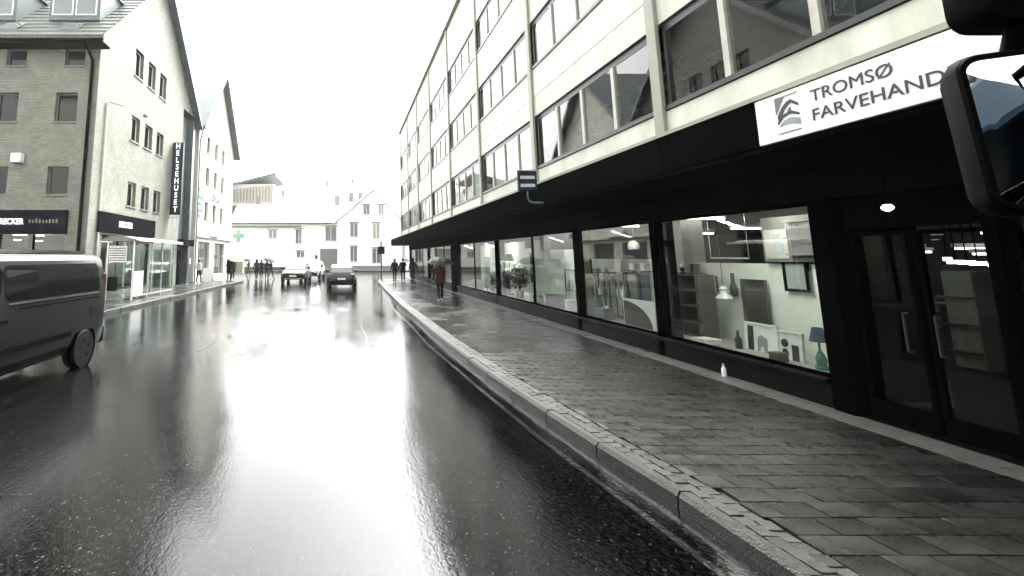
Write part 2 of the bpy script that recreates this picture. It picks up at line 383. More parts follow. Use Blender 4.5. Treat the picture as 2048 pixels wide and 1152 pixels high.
for x, y, fr in seen[300:]:
    l = SL*fr; z = ZS+random.uniform(-.003, .003); mb.box(x-l/2+.005, x+l/2-.005, y-SW_/2+.005, y+SW_/2-.005, ZS-.05, z)
tag(build('far_paving_slabs', mb, 'slab_far', swr), kind='stuff')
y = -4.0
while y < 44:                                                   # pale granite strip along the shopfront
    build('granite_strip', MB().box(SHOPX-.395, SHOPX-.02, y+.005, y+1.195, ZS-.06, ZS+.004+random.uniform(-.002, .002)), 'pale_granite', swr); y += 1.2
# left sidewalk and kerb
KLX = -8.2; KLY = 38.5
swl = tag(build('sidewalk_left', MB().box(-60, KLX-.14, 15.6, KLY-.5, -.2, ZS), 'slab_far'), kind='structure')
krl = tag(bpy.data.objects.new('kerb_left', None), kind='structure'); link(krl)
y = 15.6
while y < KLY-.6:
    build('kerb_stone', MB().box(KLX-.14, KLX+random.uniform(-.01, .01), y+.012, y+.988, -.1, ZS+.01+random.uniform(-.008, .008)), 'granite', krl, bevel=.015); y += 1.0
tag(build('sidewalk_far', MB().box(-60, 60, 66.5, 69.5, -.2, ZS), 'slab_far'), kind='structure')
tag(build('sidewalk_near_left', MB().box(-60, KLX-.3, -40, 7.5, -.2, ZS), 'slab_far'), kind='structure')
# lane line remains and repair seams
lm = MB()
for a in range(1): lm.box(-3.10, -3.04, 10.2, 11.3, .002, .005)
tag(build('lane_line', lm, 'paint_line', None), kind='structure')
def seam(pts_, w_):
    mb = MB()
    for (ax, ay), (bx, by) in zip(pts_, pts_[1:]): mb.add([(ax-w_, ay, .004), (ax+w_, ay, .004), (bx+w_, by, .004), (bx-w_, by, .004)], [(0, 1, 2, 3)])
    return mb
tag(build('road_seam', seam([(.50+.03*math.sin(a*1.7), a) for a in [1.5+.5*i for i in range(30)]], .009), 'gutter_wet'), kind='structure')
tag(build('gutter_strip', seam([(kx(a)-.32+.02*math.sin(a), a) for a in [1.5+.8*i for i in range(46)]], .03), 'gutter_wet'), kind='structure')

# ------------------------------------------------------------------ right side: long office block over shops
FX = 5.3; CX_ = 4.4; ROOF = 13.7
ob = thing('office_building', 'long pale office block with window bands above a dark canopy and shops', 'building', (FX, 16, 0))
YB = [2.4+5.2*k for k in range(-4, 9)]
ROWS = [(4.42, 5.80), (7.27, 8.55), (10.1, 11.35)]
wm = MB().box(6.7, 19, -25, 44.0, 3.62, ROOF-.3)
BANDS = [(3.62, 4.34), (5.84, 7.20), (8.59, 10.03), (11.39, ROOF)]
for z0, z1 in BANDS: wm.box(5.43, 6.68, -25, 43.98, z0, z1-.02)
build('wall', wm, 'core', ob)
for i, (ya, yb) in enumerate(zip(YB, YB[1:])):
    vis = yb > 3
    for bi, (z0, z1) in enumerate(BANDS):
        cuts = [z0, z1] if bi == 0 else ([z0, (z0+z1)/2-.12, z1] if bi < 3 else [z0, z0+.8, z0+1.55, z1])
        for za, zb in zip(cuts, cuts[1:]):
            build('spandrel_panel', MB().box(FX, FX+.12, ya+.012, yb-.012, za+.008, zb-.008), 'cream', ob)
    for ri, (z0, z1) in enumerate(ROWS):
        fr = MB(); a, b = ya+.13, yb-.13; pw = (b-a)/4; x0, x1 = FX+.05, FX+.12
        fr.box(x0, x1, a, b, z1-.10, z1+.03); fr.box(x0-.08, x1, a, b, z0-.075, z0)
        fr.box(x0, x1, a, a+.06, z0, z1-.10); fr.box(x0, x1, b-.06, b, z0, z1-.10)
        wf = build('window', fr, 'dark_frame', ob)
        for k in range(1, 4): build('mullion', MB().box(x0-.03, x1-.01, a+k*pw-.05, a+k*pw+.05, z0+.002, z1-.102), 'mullion_paint', wf)
        if not vis and ri: continue
        for k in range(4):
            p0, p1 = a+k*pw+.062, a+(k+1)*pw-.062
            build('pane', MB().box(FX+.060, FX+.068, p0-.01, p1+.01, z0+.002, z1-.102), 'glass_upper', wf)
            if ya > 7 and vis:
                t = random.random()*(2.0 if ri == 0 and ya < 12 else 1.0)
                if t < (.8 if ri == 0 else .97):
                    c0 = p0+.02 if t < (.45 if ri == 0 else .9) else p0+(p1-p0)*random.uniform(.2, .5)
                    mb = MB(); nseg = 10
                    top = [(FX+.125+.025*math.sin(q*2.4), c0+(p1-.02-c0)*q/nseg) for q in range(nseg+1)]
                    for zz in ((z0+.03, z1-.06),):
                        mb.add([(x, y_, zz[0]) for x, y_ in top]+[(x, y_, zz[1]) for x, y_ in top], [(q, q+1, nseg+2+q, nseg+1+q) for q in range(nseg)])
                    build('curtain', mb, 'curtain', wf, smooth=True)
for yb in YB:
    build('pilaster', MB().box(FX-.07, FX-.002, yb-.115, yb+.115, 3.66, ROOF+.05), 'fin', ob, bevel=.01)
build('roof_edge', MB().box(FX-.16, 19, -25, 44.25, ROOF, ROOF+.16), 'fin', ob)
build('end_wall', MB().box(FX, 19, 44.0, 44.18, 3.62, ROOF-.01), 'cream', ob)
# canopy: dark fascia, flat soffit
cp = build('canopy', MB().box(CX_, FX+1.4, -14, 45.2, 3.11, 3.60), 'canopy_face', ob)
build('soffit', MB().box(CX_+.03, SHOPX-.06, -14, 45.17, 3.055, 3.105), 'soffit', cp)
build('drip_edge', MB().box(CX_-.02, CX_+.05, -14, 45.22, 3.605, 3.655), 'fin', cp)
for k in range(13): build('fascia_joint', MB().box(CX_-.004, CX_-.0005, -12+4.6*k, -11.98+4.6*k, 3.12, 3.60), 'black_frame', cp)
# shopfront
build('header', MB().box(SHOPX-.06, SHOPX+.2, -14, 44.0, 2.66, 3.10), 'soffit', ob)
def plinth(y0, y1):
    p = build('plinth', MB().box(SHOPX-.02, SHOPX+.2, y0, y1, ZS-.1, .40), 'plinth', ob)
    build('sill', MB().box(SHOPX-.07, SHOPX+.22, y0, y1, .405, .47), 'plinth', p, bevel=.01)
plinth(6.06, 25.55); plinth(26.45, 43.9); plinth(-14, 4.28)
def shop_window(y0, y1, z0=.475, z1=2.655, bars=()):
    fr = MB(); x0, x1 = SHOPX+.03, SHOPX+.10; t = .035
    fr.box(x0, x1, y0, y1, z1-t, z1); fr.box(x0, x1, y0, y1, z0, z0+t); fr.box(x0, x1, y0, y0+t, z0+t, z1-t); fr.box(x0, x1, y1-t, y1, z0+t, z1-t)
    wf = build('shop_window', fr, 'black_frame', ob); cuts = [y0+t, *bars, y1-t]
    for b in bars: build('glazing_bar', MB().box(x0, x1, b-.02, b+.02, z0+t, z1-t), 'black_frame', wf)
    for a, b in zip(cuts, cuts[1:]): build('pane', MB().box(x0+.03, x0+.038, a, b, z0+t, z1-t), 'glass', wf)
def column(y0, y1, x0=SHOPX-.03, x1=SHOPX+.35): build('column', MB().box(x0, x1, y0, y1, ZS-.1, 2.655), 'black_frame', ob, bevel=.01)
shop_window(6.06, 9.08); column(9.10, 9.26); shop_window(9.28, 12.2); column(12.22, 12.4); shop_window(12.42, 18.8, bars=(15.3,)); column(18.82, 18.92)
shop_window(18.94, 25.5, bars=(22.2,)); column(25.58, 26.42, SHOPX-.12); shop_window(26.5, 34, bars=(29, 31.5)); column(34.02, 34.4); shop_window(34.42, 43.5, bars=(37, 40))
column(5.78, 6.02, SHOPX-.06); column(4.3, 4.42); shop_window(-2, 4.26, bars=(1.6,)); column(43.55, 43.98)
# recessed entrance
EX = SHOPX+.12
build('entrance_floor', MB().box(SHOPX-.02, EX+.3, 4.44, 5.76, ZS-.1, ZS+.012), 'plinth', ob)
for y0, y1 in ((4.45, 5.08), (5.12, 5.76)):
    fr = MB(); t = .045
    fr.box(EX, EX+.05, y0, y1, 2.2, 2.2+t); fr.box(EX, EX+.05, y0, y1, .14, .34); fr.box(EX, EX+.05, y0, y0+t, .34, 2.2); fr.box(EX, EX+.05, y1-t, y1, .34, 2.2)
    d = build('door', fr, 'black_frame', ob)
    build('pane', MB().box(EX+.02, EX+.028, y0+t, y1-t, .34, 2.2), 'glass_door', d)
    yh = y1-.12 if y0 < 5 else y0+.12
    build('handle', MB().tube([(EX-.01, yh, .95), (EX-.06, yh, .95), (EX-.06, yh, 1.35), (EX-.01, yh, 1.35)], .012), 'dark_frame', d)
build('transom', MB().box(EX, EX+.05, 4.45, 5.76, 2.28, 2.655), 'black_frame', ob)
# shop interior shell
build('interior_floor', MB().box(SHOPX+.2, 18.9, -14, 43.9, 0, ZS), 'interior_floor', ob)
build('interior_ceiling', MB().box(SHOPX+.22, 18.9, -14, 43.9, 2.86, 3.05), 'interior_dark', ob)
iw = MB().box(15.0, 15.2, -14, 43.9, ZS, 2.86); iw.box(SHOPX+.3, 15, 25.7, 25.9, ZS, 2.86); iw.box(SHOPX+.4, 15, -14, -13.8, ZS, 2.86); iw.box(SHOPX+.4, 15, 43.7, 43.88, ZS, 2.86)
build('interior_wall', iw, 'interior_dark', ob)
# window-display platforms and back walls
dp = MB().box(SHOPX+.22, SHOPX+1.5, 6.1, 25.5, ZS+.002, .44); dp.box(SHOPX+.22, SHOPX+1.5, 26.5, 43.5, ZS+.002, .44)
build('display_platform', dp, 'beige_wall', ob)
DX = SHOPX+1.25
def back_wall(px0, px1, zt, m='display_wall'):
    ya, yb = on_x(px1, 600, DX).y, on_x(px0, 600, DX).y
    build('display_back_wall', MB().box(DX, DX+.06, ya, yb, .445, zt), m, ob)
zt = on_x(1520, 527, DX).z
back_wall(1398, 1665, zt)
build('display_side_wall', MB().box(SHOPX+.25, DX-.01, 6.10, 6.16, .445, zt), 'display_wall', ob)
build('display_side_blackout', MB().box(SHOPX+.25, DX+.07, 6.03, 6.095, .2, 2.5), 'black_frame', ob)  # black sheet added to keep the view through the doors dark
back_wall(1160, 1322, on_x(1240, 518, DX).z, 'beige_wall')
back_wall(1072, 1156, on_x(1110, 500, DX).z, 'beige_wall')
build('display_back_wall', MB().box(DX, DX+.06, 17.6, 25.4, .445, 2.6), 'display_wall', ob)
build('display_back_wall', MB().box(DX, DX+.06, 26.6, 43.4, .445, 2.6), 'display_wall', ob)
build('display_pier', MB().box(DX-.25, DX+.2, on_x(1366, 500, DX-.25).y, on_x(1326, 500, DX-.25).y, .445, 2.84), 'beige_wall', ob)

# ------------------------------------------------------------------ ceiling tubes (lit) in the shop
TUBES = [(1232, 452, 'ceiling light tube above the window with the white arch panel', 1), (1392, 437, 'lit ceiling tube nearest the pane above the small shelf unit', 1), (1392, 467, 'lower of two ceiling tubes above the small shelf unit', 1),
         (1504, 457, 'lit ceiling tube left of the jug poster', 1), (1700, 424, 'short lit tube just right of the black door pillar', 0), (1705, 450, 'lit tube second from top beside the door pillar', 0),
         (1693, 475, 'faint lit tube third from top beside the door pillar', 0), (1800, 497, 'lit tube over the middle of the dark entrance', 0), (1815, 504, 'tube just below right in the middle of the dark entrance', 0),
         (1992, 443, 'long bright tube directly below the bus mirror', 1), (1962, 497, 'lit tube below the bus mirror, second row', 0), (2000, 508, 'lit tube below the bus mirror, third row', 0), (2017, 466, 'slanting lit tube at the right edge of the picture', 0)]
for i, (px, py, lab, lit) in enumerate(TUBES):
    p = on_z(px, py, 2.74); L_ = .6 if i in (4, 5, 6) else 1.15
    if p.x > 14: p = on_x(px, py, 13.0+.1*i)
    t = thing('ceiling_light', 'lit shop '+lab if not lab.startswith(('lit', 'faint', 'short', 'long', 'lower')) else lab, 'light', (p.x, p.y, p.z), 0, 'fluorescent tubes in the shop')
    build('tube', MB().cyl((-L_/2, 0, 0), (L_/2, 0, 0), .022, n=10), 'tube', t, local=True)
    build('housing', MB().box(-L_/2-.02, L_/2+.02, -.05, .05, .03, .11), 'white_paint', t, local=True)
SPOTS = [(1912, 524, 'left of three small lit boxes deep in the shop'), (1934, 525, 'middle of three small lit boxes deep in the shop'), (1956, 527, 'right of three small lit boxes deep in the shop'), (1985, 530, 'small spot right of the three lit boxes'), (1895, 518, 'small spot left of the three lit boxes'), (1782, 510, 'small spot low in the left door glass'), (1826, 522, 'small spot low near the door frame'), (2020, 528, 'small spot at the far right edge of the shop'), (1722, 520, 'small spot behind the narrow pane by the pillar')]
for i, (px, py, lab) in enumerate(SPOTS):
    p = on_x(px, py, 12.2+.25*(i % 4)); t = thing('ceiling_spot', lab, 'light', (p.x, p.y, p.z), 0, 'spot lights deep in the shop'); w_ = .16 if i < 3 else .07
    build('lens', MB().box(-w_, w_, -.02, .02, -.035, .035), 'tube', t, local=True); build('stem', MB().cyl((0, 0, .036), (0, 0, 2.85-p.z), .012, n=6), 'black_frame', t, local=True)
for k, (px, w_, h, m, lab) in enumerate(((1700, .3, 1.5, 'beige_wall', 'narrow pale stand just inside the narrow pane'), (1770, .35, 1.75, 'beige_wall', 'tall pale column inside the left door glass'), (1935, .4, 1.6, 'paper', 'pale stand under the three lit boxes'), (1840, .8, 1.0, 'grey_frame', 'low grey gondola between the door leaves'), (2000, .7, 1.1, 'interior_dark', 'dark gondola at the right inside the shop'))):
    X_ = 9.6+.5*k; p = on_x(px, 560, X_); t = thing('gondola', lab, 'stand', (X_, p.y, ZS), 0, 'stands inside the dark shop'); build('body', MB().box(-.2, .2, -w_/2, w_/2, 0, h), m, t, local=True, bevel=.02)
    for q in range(3): build('shelf', MB().box(-.36, -.202, -w_/2, w_/2, .25+h*.28*q, .28+h*.28*q), 'grey_frame', t, local=True)
def added_lamp(x, y, z, w_, l, e, aim=(0, 0, -1)):  # area light added to brighten a window display
    la = bpy.data.lights.new('added_display_light', 'AREA'); la.shape = 'RECTANGLE'; la.size = w_; la.size_y = l; la.energy = e; la.color = (1, .98, .92)
    o = link(bpy.data.objects.new('added_display_light', la)); o.location = (x, y, z); o.rotation_euler = Vector(aim).to_track_quat('-Z', 'Y').to_euler(); return o
for k, (ya, e) in enumerate(((7.6, 8.5), (10.7, 3), (14, 3.5), (20.5, 8), (24, 7))):  # unseen battens and their area lights, added to brighten the displays
    t = thing('ceiling_light', ['unseen batten light added for the white display wall', 'unseen batten light added for the arch panel display', 'unseen batten light added for the glass cabinet display', 'unseen batten light added for the potted plants', 'unseen batten light added beside the wide black column'][k], 'light', (SHOPX+.45, ya, 2.76), 0, 'fluorescent tubes in the shop')
    build('tube', MB().cyl((0, -.9, 0), (0, .9, 0), .02, n=8), 'tube_dim', t, local=True); build('housing', MB().box(-.05, .05, -.95, .95, .03, .09), 'white_paint', t, local=True)
    added_lamp(SHOPX+.5, ya, 2.70, .12, 1.8, e, (.35, 0, -1))

# ------------------------------------------------------------------ things in the shop windows
def span(px0, px1, py0, py1, X): a, b = on_x(px0, py1, X), on_x(px1, py0, X); return min(a.y, b.y), max(a.y, b.y), min(a.z, b.z), max(a.z, b.z)
def picture(name, px, X, frame, inner, label, cat, ft=.03, tilt=0.0):
    y0, y1, z0, z1 = span(*px, X); t = thing(name, label, cat, (X, (y0+y1)/2, z0)); w_, h = (y1-y0), (z1-z0)
    mb = MB(); mb.box(-.02, .02, -w_/2, w_/2, h-ft, h); mb.box(-.02, .02, -w_/2, w_/2, 0, ft); mb.box(-.02, .02, -w_/2, -w_/2+ft, ft, h-ft); mb.box(-.02, .02, w_/2-ft, w_/2, ft, h-ft)
    build('frame', mb, frame, t, local=True); build('picture', MB().box(-.005, .015, -w_/2+ft, w_/2-ft, ft, h-ft), inner, t, local=True)
    t.rotation_euler = (0, tilt, 0); return t, w_, h
picture('picture_frame', (1405, 1432, 552, 580), DX-.03, 'black_frame', 'interior_dark', 'small square black picture hanging beside the shelf unit', 'picture', .02)
picture('picture_frame', (1572, 1614, 522, 582), DX-.05, 'black_frame', 'grey_art', 'black framed portrait mirror at the top right of the white display wall', 'picture', .045)
picture('leaning_board', (1492, 1530, 560, 650), DX-.10, 'dark_wood', 'dark_wood', 'tall dark wooden board hanging in the middle of the white display', 'board', .03)
t, w_, h = picture('picture_frame', (1493, 1550, 652, 706), SHOPX+.75, 'white_gloss', 'paper', 'white framed print with a grey arch at the foot of the display', 'picture', .025, .06)
build('print', MB().prism([(-.05*4*w_, .05), (-.05*4*w_, h*.55), (-.02*w_, h*.66), (.1*w_, h*.55), (.1*w_, .05), (.02*w_, .05), (.02*w_, h*.3), (-.1*w_, h*.3), (-.1*w_, .05)], 'x', -.012, -.006), 'grey_art', t, local=True)
build('print', MB().box(-.012, -.006, w_*.22, w_*.4, .05, h-.06), 'interior_dark', t, local=True)
t, w_, h = picture('picture_frame', (1560, 1602, 668, 722), SHOPX+.62, 'paper', 'paper', 'cream print with dark rounded figures beside the arch print', 'picture', .02, .05)
build('print', MB().lathe([(.01, -.012), (h*.13, -.012), (h*.13, -.007), (.01, -.007)], (0, w_*.22, h*.62), 12, 'x').lathe([(.01, -.012), (h*.11, -.012), (h*.11, -.007), (.01, -.007)], (0, w_*.22, h*.34), 12, 'x').box(-.012, -.007, -w_*.32, -w_*.06, .04, h*.6), 'black_print', t, local=True)
y0, y1, z0, z1 = span(1530, 1650, 425, 523, DX-.12)
t = thing('poster_board', 'hanging grey panel with a jug poster and shelves at the window top', 'display', (DX-.12, (y0+y1)/2, z0)); w_, h = y1-y0, z1-z0
build('panel', MB().box(0, .03, -w_/2, w_/2, 0, h), 'shade_grey', t, local=True)
build('poster', MB().box(-.012, -.002, w_*.08, w_*.46, .05, h*.72), 'beige_wall', t, local=True)
build('jug_print', MB().lathe([(.01, -.018), (.11, -.018), (.11, -.013), (.01, -.013)], (0, w_*.24, .23), 14, 'x').lathe([(.01, -.018), (.07, -.018), (.07, -.013), (.01, -.013)], (0, w_*.26, .42), 12, 'x'), 'grey_art', t, local=True)
for k in range(3): build('shelf', MB().box(-.10, -.002, -w_*.46, w_*.05, .1+.26*k, .125+.26*k), 'grey_frame', t, local=True)
# low shelf unit with books
y0, y1, z0, z1 = span(1332, 1396, 550, 668, SHOPX+.7); z0 = .445
t = thing('shelf_unit', 'dark open shelf unit with white books standing in the window', 'shelf', (SHOPX+.7, (y0+y1)/2, z0)); w_, h = y1-y0, z1-z0
mb = MB(); mb.box(-.02, .3, -w_/2, -w_/2+.03, 0, h); mb.box(-.02, .3, w_/2-.03, w_/2, 0, h); mb.box(-.018, .3, -.015, .015, 0, h-.03)
build('frame', mb, 'dark_wood', t, local=True)
build('back_panel', MB().box(.3, .32, -w_/2, w_/2, 0, h), 'beige_wall', t, local=True)
for k in range(5): build('shelf', MB().box(-.015, .298, -w_/2+.031, w_/2-.031, h*k/4-.03*(k > 0), h*k/4+.03-.03*(k > 0)), 'dark_wood', t, local=True)
for k in range(3):
    single('book_stack', MB().box(SHOPX+.72, SHOPX+.95, (y0+y1)/2+.04, y1-.08, z0+h*k/4+.032, z0+h*k/4+.032+.11).box(SHOPX+.73, SHOPX+.93, (y0+y1)/2+.05, y1-.1, z0+h*k/4+.143, z0+h*k/4+.165), 'paper',
           'white books on the '+['bottom', 'second', 'third'][k]+' shelf of the dark unit', 'books', 'books on the shelf unit')
def vase(name, px, py, X, z, prof, m, label, cat, n=14):
    p = on_x(px, py, X); return single(name, MB().lathe(prof, (X, p.y, z), n), m, label, cat, smooth=True)
BOT = [(.045, 0), (.05, .02), (.05, .15), (.02, .20), (.018, .28), (.022, .29)]
vase('bottle', 1478, 690, SHOPX+.6, .445, BOT, 'black_print', 'dark bottle standing left of the arch print', 'bottle')
vase('ornament', 1365, 545, SHOPX+.8, z0+h+.002, [(.05, 0), (.06, .02), (.03, .05), (.05, .1), (.02, .14)], 'dark_frame', 'small dark ornament on top of the shelf unit', 'ornament')
p = on_x(1637, 680, SHOPX+.5)
t = thing('table_lamp', 'blue-green table lamp with cone shade by the right window edge', 'lamp', (SHOPX+.5, p.y, .445))
build('base', MB().lathe([(.07, 0), (.075, .02), (.05, .05), (.06, .12), (.04, .2), (.015, .24), (.012, .42)], n=14), 'green_vase', t, smooth=True, local=True)
build('lamp_shade', MB().lathe([(.10, .36), (.055, .55), (.05, .55), (.095, .36)], n=16), 'blue_fabric', t, smooth=True, local=True)
p = on_x(1448, 590, DX-.35)
t = thing('pendant_lamp', 'white pendant lamp hanging in front of the display wall', 'lamp', (DX-.35, p.y, p.z-.06))
build('lamp_shade', MB().lathe([(.13, 0), (.12, .03), (.06, .09), (.05, .14), (.07, .17), (.03, .22)], n=16), 'ceramic', t, smooth=True, local=True)
build('cord', MB().cyl((0, 0, .2), (0, 0, 2.84-t.location.z), .006, n=6), 'black_print', t, local=True)
p = on_x(1467, 575, DX-.08)
t = thing('hanging_bag', 'black drop-shaped bag hanging beside the white pendant lamp', 'bag', (DX-.08, p.y, p.z-.17))
build('pouch', MB().lathe([(.01, 0), (.07, .05), (.09, .12), (.06, .22), (.03, .28)], n=14, sx=.5), 'black_print', t, smooth=True, local=True)
build('strap', MB().box(-.008, .008, -.035, -.012, .27, .43).box(-.008, .008, .012, .035, .27, .43), 'black_print', t, local=True)
p0, p1 = on_x(1422, 516, SHOPX+.3), on_x(1498, 517, SHOPX+.3)
single('display_rail', MB().cyl((SHOPX+.3, p0.y, p0.z), (SHOPX+.3, p1.y, p1.z), .012).cyl((SHOPX+.3, p0.y, p0.z), (SHOPX+.3, p0.y, 2.85), .004).cyl((SHOPX+.3, p1.y, p1.z), (SHOPX+.3, p1.y, 2.85), .004), 'alu', 'thin hanging rail across the lit window above the display wall', 'rail')
# second window: arch panel, frames, bottles, lamp
y0, y1, z0, z1 = span(1250, 1306, 604, 655, SHOPX+.45); z0 = .445
t = thing('arch_panel', 'white panel with a big dark quarter circle in the window corner', 'panel', (SHOPX+.45, (y0+y1)/2, z0)); w_, h = y1-y0, z1-z0
arc = [(w_/2-.03-(w_-.10)*(1-math.cos(a)), (h-.05)*math.sin(a)) for a in [math.pi/2*k/8 for k in range(9)]]
build('panel', MB().box(0, .03, -w_/2, w_/2, 0, h), 'white_gloss', t, local=True)
build('quarter_circle', MB().prism([(w_/2-.03-(w_-.1), .0)]+[(w_/2-.03-(w_-.1)*math.sin(a), max(.002, (h-.05)*math.cos(a))) for a in [math.pi/2*k/8 for k in range(9)]][::-1]+[(w_/2-.03, .0)], 'x', -.008, -.002), 'interior_dark', t, local=True)
def rack(px, X, label):
    y0, y1, z0, z1 = span(*px, X); z0 = .445; t = thing('display_rack', label, 'rack', (X, (y0+y1)/2, z0)); w_, h = y1-y0, z1-z0
    for sx in (0, .3):
        for sy in (-1, 1): build('post', MB().box(sx, sx+.025, sy*w_/2-.0125, sy*w_/2+.0125, 0, h), 'black_frame', t, local=True)
    for z in (.05, h*.45, h-.025): build('shelf', MB().box(.0, .32, -w_/2+.013, w_/2-.013, z, z+.02), 'dark_frame', t, local=True)
    return t, w_, h
for px, lab in (((1135, 1160, 540, 640), 'black metal rack on the left behind the shop window pillar'), ((1224, 1252, 545, 650), 'black metal rack next to the white arch panel'), ((1180, 1206, 545, 645), 'black metal rack with green vases in the middle window')):
    t, w_, h = rack(px, SHOPX+.7, lab)
    for k in range(3):
        y = t.location.y+(k-1)*w_*.28
        single('bottle', MB().lathe([(r*1.0, z) for r, z in BOT], (SHOPX+.82, y, .445+h*.45+.021), 10), ['green_vase', 'ceramic', 'grey_art'][k], ['green', 'white', 'grey'][k]+' bottle on the '+lab.replace('black metal ', ''), 'bottle', 'bottles on the racks', smooth=True)
vase('bottle', 1170, 600, SHOPX+.45, .445, BOT, 'black_print', 'dark bottle alone at the foot of the middle window', 'bottle')
vase('vase', 1197, 610, SHOPX+.5, .445, [(.06, 0), (.09, .1), (.1, .3), (.05, .45), (.07, .52)], 'green_vase', 'tall green vase standing in the middle window', 'vase')
vase('vase', 1215, 620, SHOPX+.45, .445, [(.05, 0), (.07, .06), (.08, .2), (.04, .3), (.05, .33)], 'ceramic', 'white vase right of the tall green vase', 'vase')
p = on_x(1267, 490, SHOPX+.8)
t = thing('pendant_lamp', 'pale pendant lamp hanging dimly above the arch panel', 'lamp', (SHOPX+.8, p.y, p.z-.1))
build('lamp_shade', MB().lathe([(.11, 0), (.13, .06), (.11, .15), (.03, .2)], n=14), 'ceramic', t, smooth=True, local=True); build('cord', MB().cyl((0, 0, .19), (0, 0, 2.84-t.location.z), .006, n=6), 'black_print', t, local=True)
y0, y1, z0, z1 = span(1072, 1130, 480, 620, SHOPX+.85)
t = thing('display_cabinet', 'tall white cabinet standing in the shop window', 'cabinet', (SHOPX+.85, (y0+y1)/2, .445)); w_ = y1-y0
build('body', MB().box(0, .35, -w_/2, w_/2, 0, 1.75), 'white_gloss', t, local=True, bevel=.01)
build('door', MB().box(-.02, -.002, -w_/2+.03, -.01, .05, 1.7), 'display_wall', t, local=True); build('door', MB().box(-.02, -.002, .01, w_/2-.03, .05, 1.7), 'display_wall', t, local=True)
# potted plants
def leaf_plant(px, X, s, label, flower=False, seed=0, z=.445):
    rnd = random.Random(seed); p = on_x(px, 590, X); t = thing('potted_plant', label, 'plant', (X, p.y, z))
    build('pot', MB().lathe([(.10*s, 0), (.14*s, .22*s), (.15*s, .22*s), (.15*s, .26*s), (.12*s, .26*s)], n=14), 'terracotta', t, smooth=True, local=True)
    st = MB(); lf = MB()
    for k in range(26):
        a = rnd.uniform(0, 6.283); hh = rnd.uniform(.45, 1.15)*s; rr = rnd.uniform(.05, .36)*s; q = Vector((rr*math.cos(a), rr*math.sin(a), hh)); st.cyl((0, 0, .24*s), q, .006, .003, 5)
        for m_ in range(9):
            c = q+Vector((rnd.uniform(-.12, .12), rnd.uniform(-.12, .12), rnd.uniform(-.14, .1)))*s; d = Vector((rnd.uniform(-1, 1), rnd.uniform(-1, 1), rnd.uniform(-.5, .6))).normalized(); e = d.orthogonal().normalized(); L_ = rnd.uniform(.06, .12)*s
            lf.add([c-d*L_, c+e*L_*.4, c+d*L_, c-e*L_*.4], [(0, 1, 2), (0, 2, 3)])
    build('stem', st, 'leaf', t, local=True); tag(build('foliage', lf, 'leaf', t, local=True), kind='stuff')
    if flower:
        for k in range(5): build('flower', MB().lathe([(.01, -.05), (.07, -.02), (.08, .02), (.03, .05)], (rnd.uniform(-.2, .1), rnd.uniform(-.2, .2), rnd.uniform(.5, .75)*s), 9), 'flower_red', t, smooth=True, local=True)
leaf_plant(1040, SHOPX+.55, 1.05, 'big leafy plant with red flowers in the shop window', True, 3)
leaf_plant(985, SHOPX+.5, .75, 'low dark plant left of the flowering one', False, 5)
build('inner_sill', MB().box(FX+.2, FX+.75, -2.6, 43.9, 4.36, 4.42), 'core', ob)
for k, (px, s_, lab) in enumerate(((1200, .62, 'dark plant behind the third upper pane of the second bay'), (1245, .72, 'bushy plant next to the upper window post'), (1295, .85, 'tall dark plant at the near end of the second bay'), (1395, .85, 'round dark plant in the big near upper window'), (1500, .6, 'small dark plant behind the second big upper pane'), (1110, .5, 'little plant at the far end of the second bay'), (1740, 1.0, 'large dark plant in the upper window near the mirror'))):
    leaf_plant(px, FX+.45, s_, lab, False, 20+k, 4.422)
vase('flower_pot', 1008, 590, SHOPX+.35, .445, [(.08, 0), (.11, .16), (.12, .16), (.12, .2), (.09, .2)], 'ceramic', 'white flower pot between the two window plants', 'pot')
vase('flower_pot', 1058, 595, SHOPX+.35, .445, [(.08, 0), (.11, .16), (.12, .16), (.12, .2), (.09, .2)], 'ceramic', 'white flower pot right of the flowering plant', 'pot')
# dark placards hanging from the ceiling, posters on the back wall, a chair shape for a car reflection, boxes and a floor lamp
for k, (px, py, w_, h, lab) in enumerate(((946, 487, .75, .42, 'dark placard hanging next to the wide black column'), (1001, 484, .62, .34, 'dark placard hanging above the low plant'), (1056, 487, .55, .34, 'dark placard hanging above the flowering plant'), (1094, 506, .45, .3, 'dark placard hanging in front of the white cabinet'))):
    p = on_x(px, py, SHOPX+.4); t = thing('hanging_placard', lab, 'placard', (SHOPX+.4, p.y, p.z-h/2), 0, 'placards hanging in the shop windows')
    build('board', MB().box(-.01, .01, -w_/2, w_/2, 0, h), 'interior_dark', t, local=True); build('wire', MB().cyl((0, -w_*.4, h), (0, -w_*.4, 2.85-t.location.z), .004, n=5), 'alu', t, local=True); build('wire', MB().cyl((0, w_*.4, h), (0, w_*.4, 2.85-t.location.z), .004, n=5), 'alu', t, local=True)
t = thing('reflection_chair', 'dark chair shape imitating a car reflection left of the plants', 'reflection_chair', (SHOPX+.75, 21.2, .445), .3)  # dark chair added to imitate the reflection of a car in the pane
build('seat', MB().box(-.32, .32, -.36, .36, .16, .42), 'cloth_grey', t, bevel=.06, local=True); build('backrest', MB().box(.22, .42, -.40, .40, .30, .92), 'cloth_grey', t, bevel=.07, local=True)
for s_ in (-1, 1):
    build('armrest', MB().box(-.34, .30, s_*.37, s_*.50, .15, .60), 'cloth_grey', t, bevel=.05, local=True)
    for x in (-.26, .30): build('leg', MB().cyl((x, s_*.38, 0), (x, s_*.38, .16), .025, n=8), 'dark_wood', t, local=True)
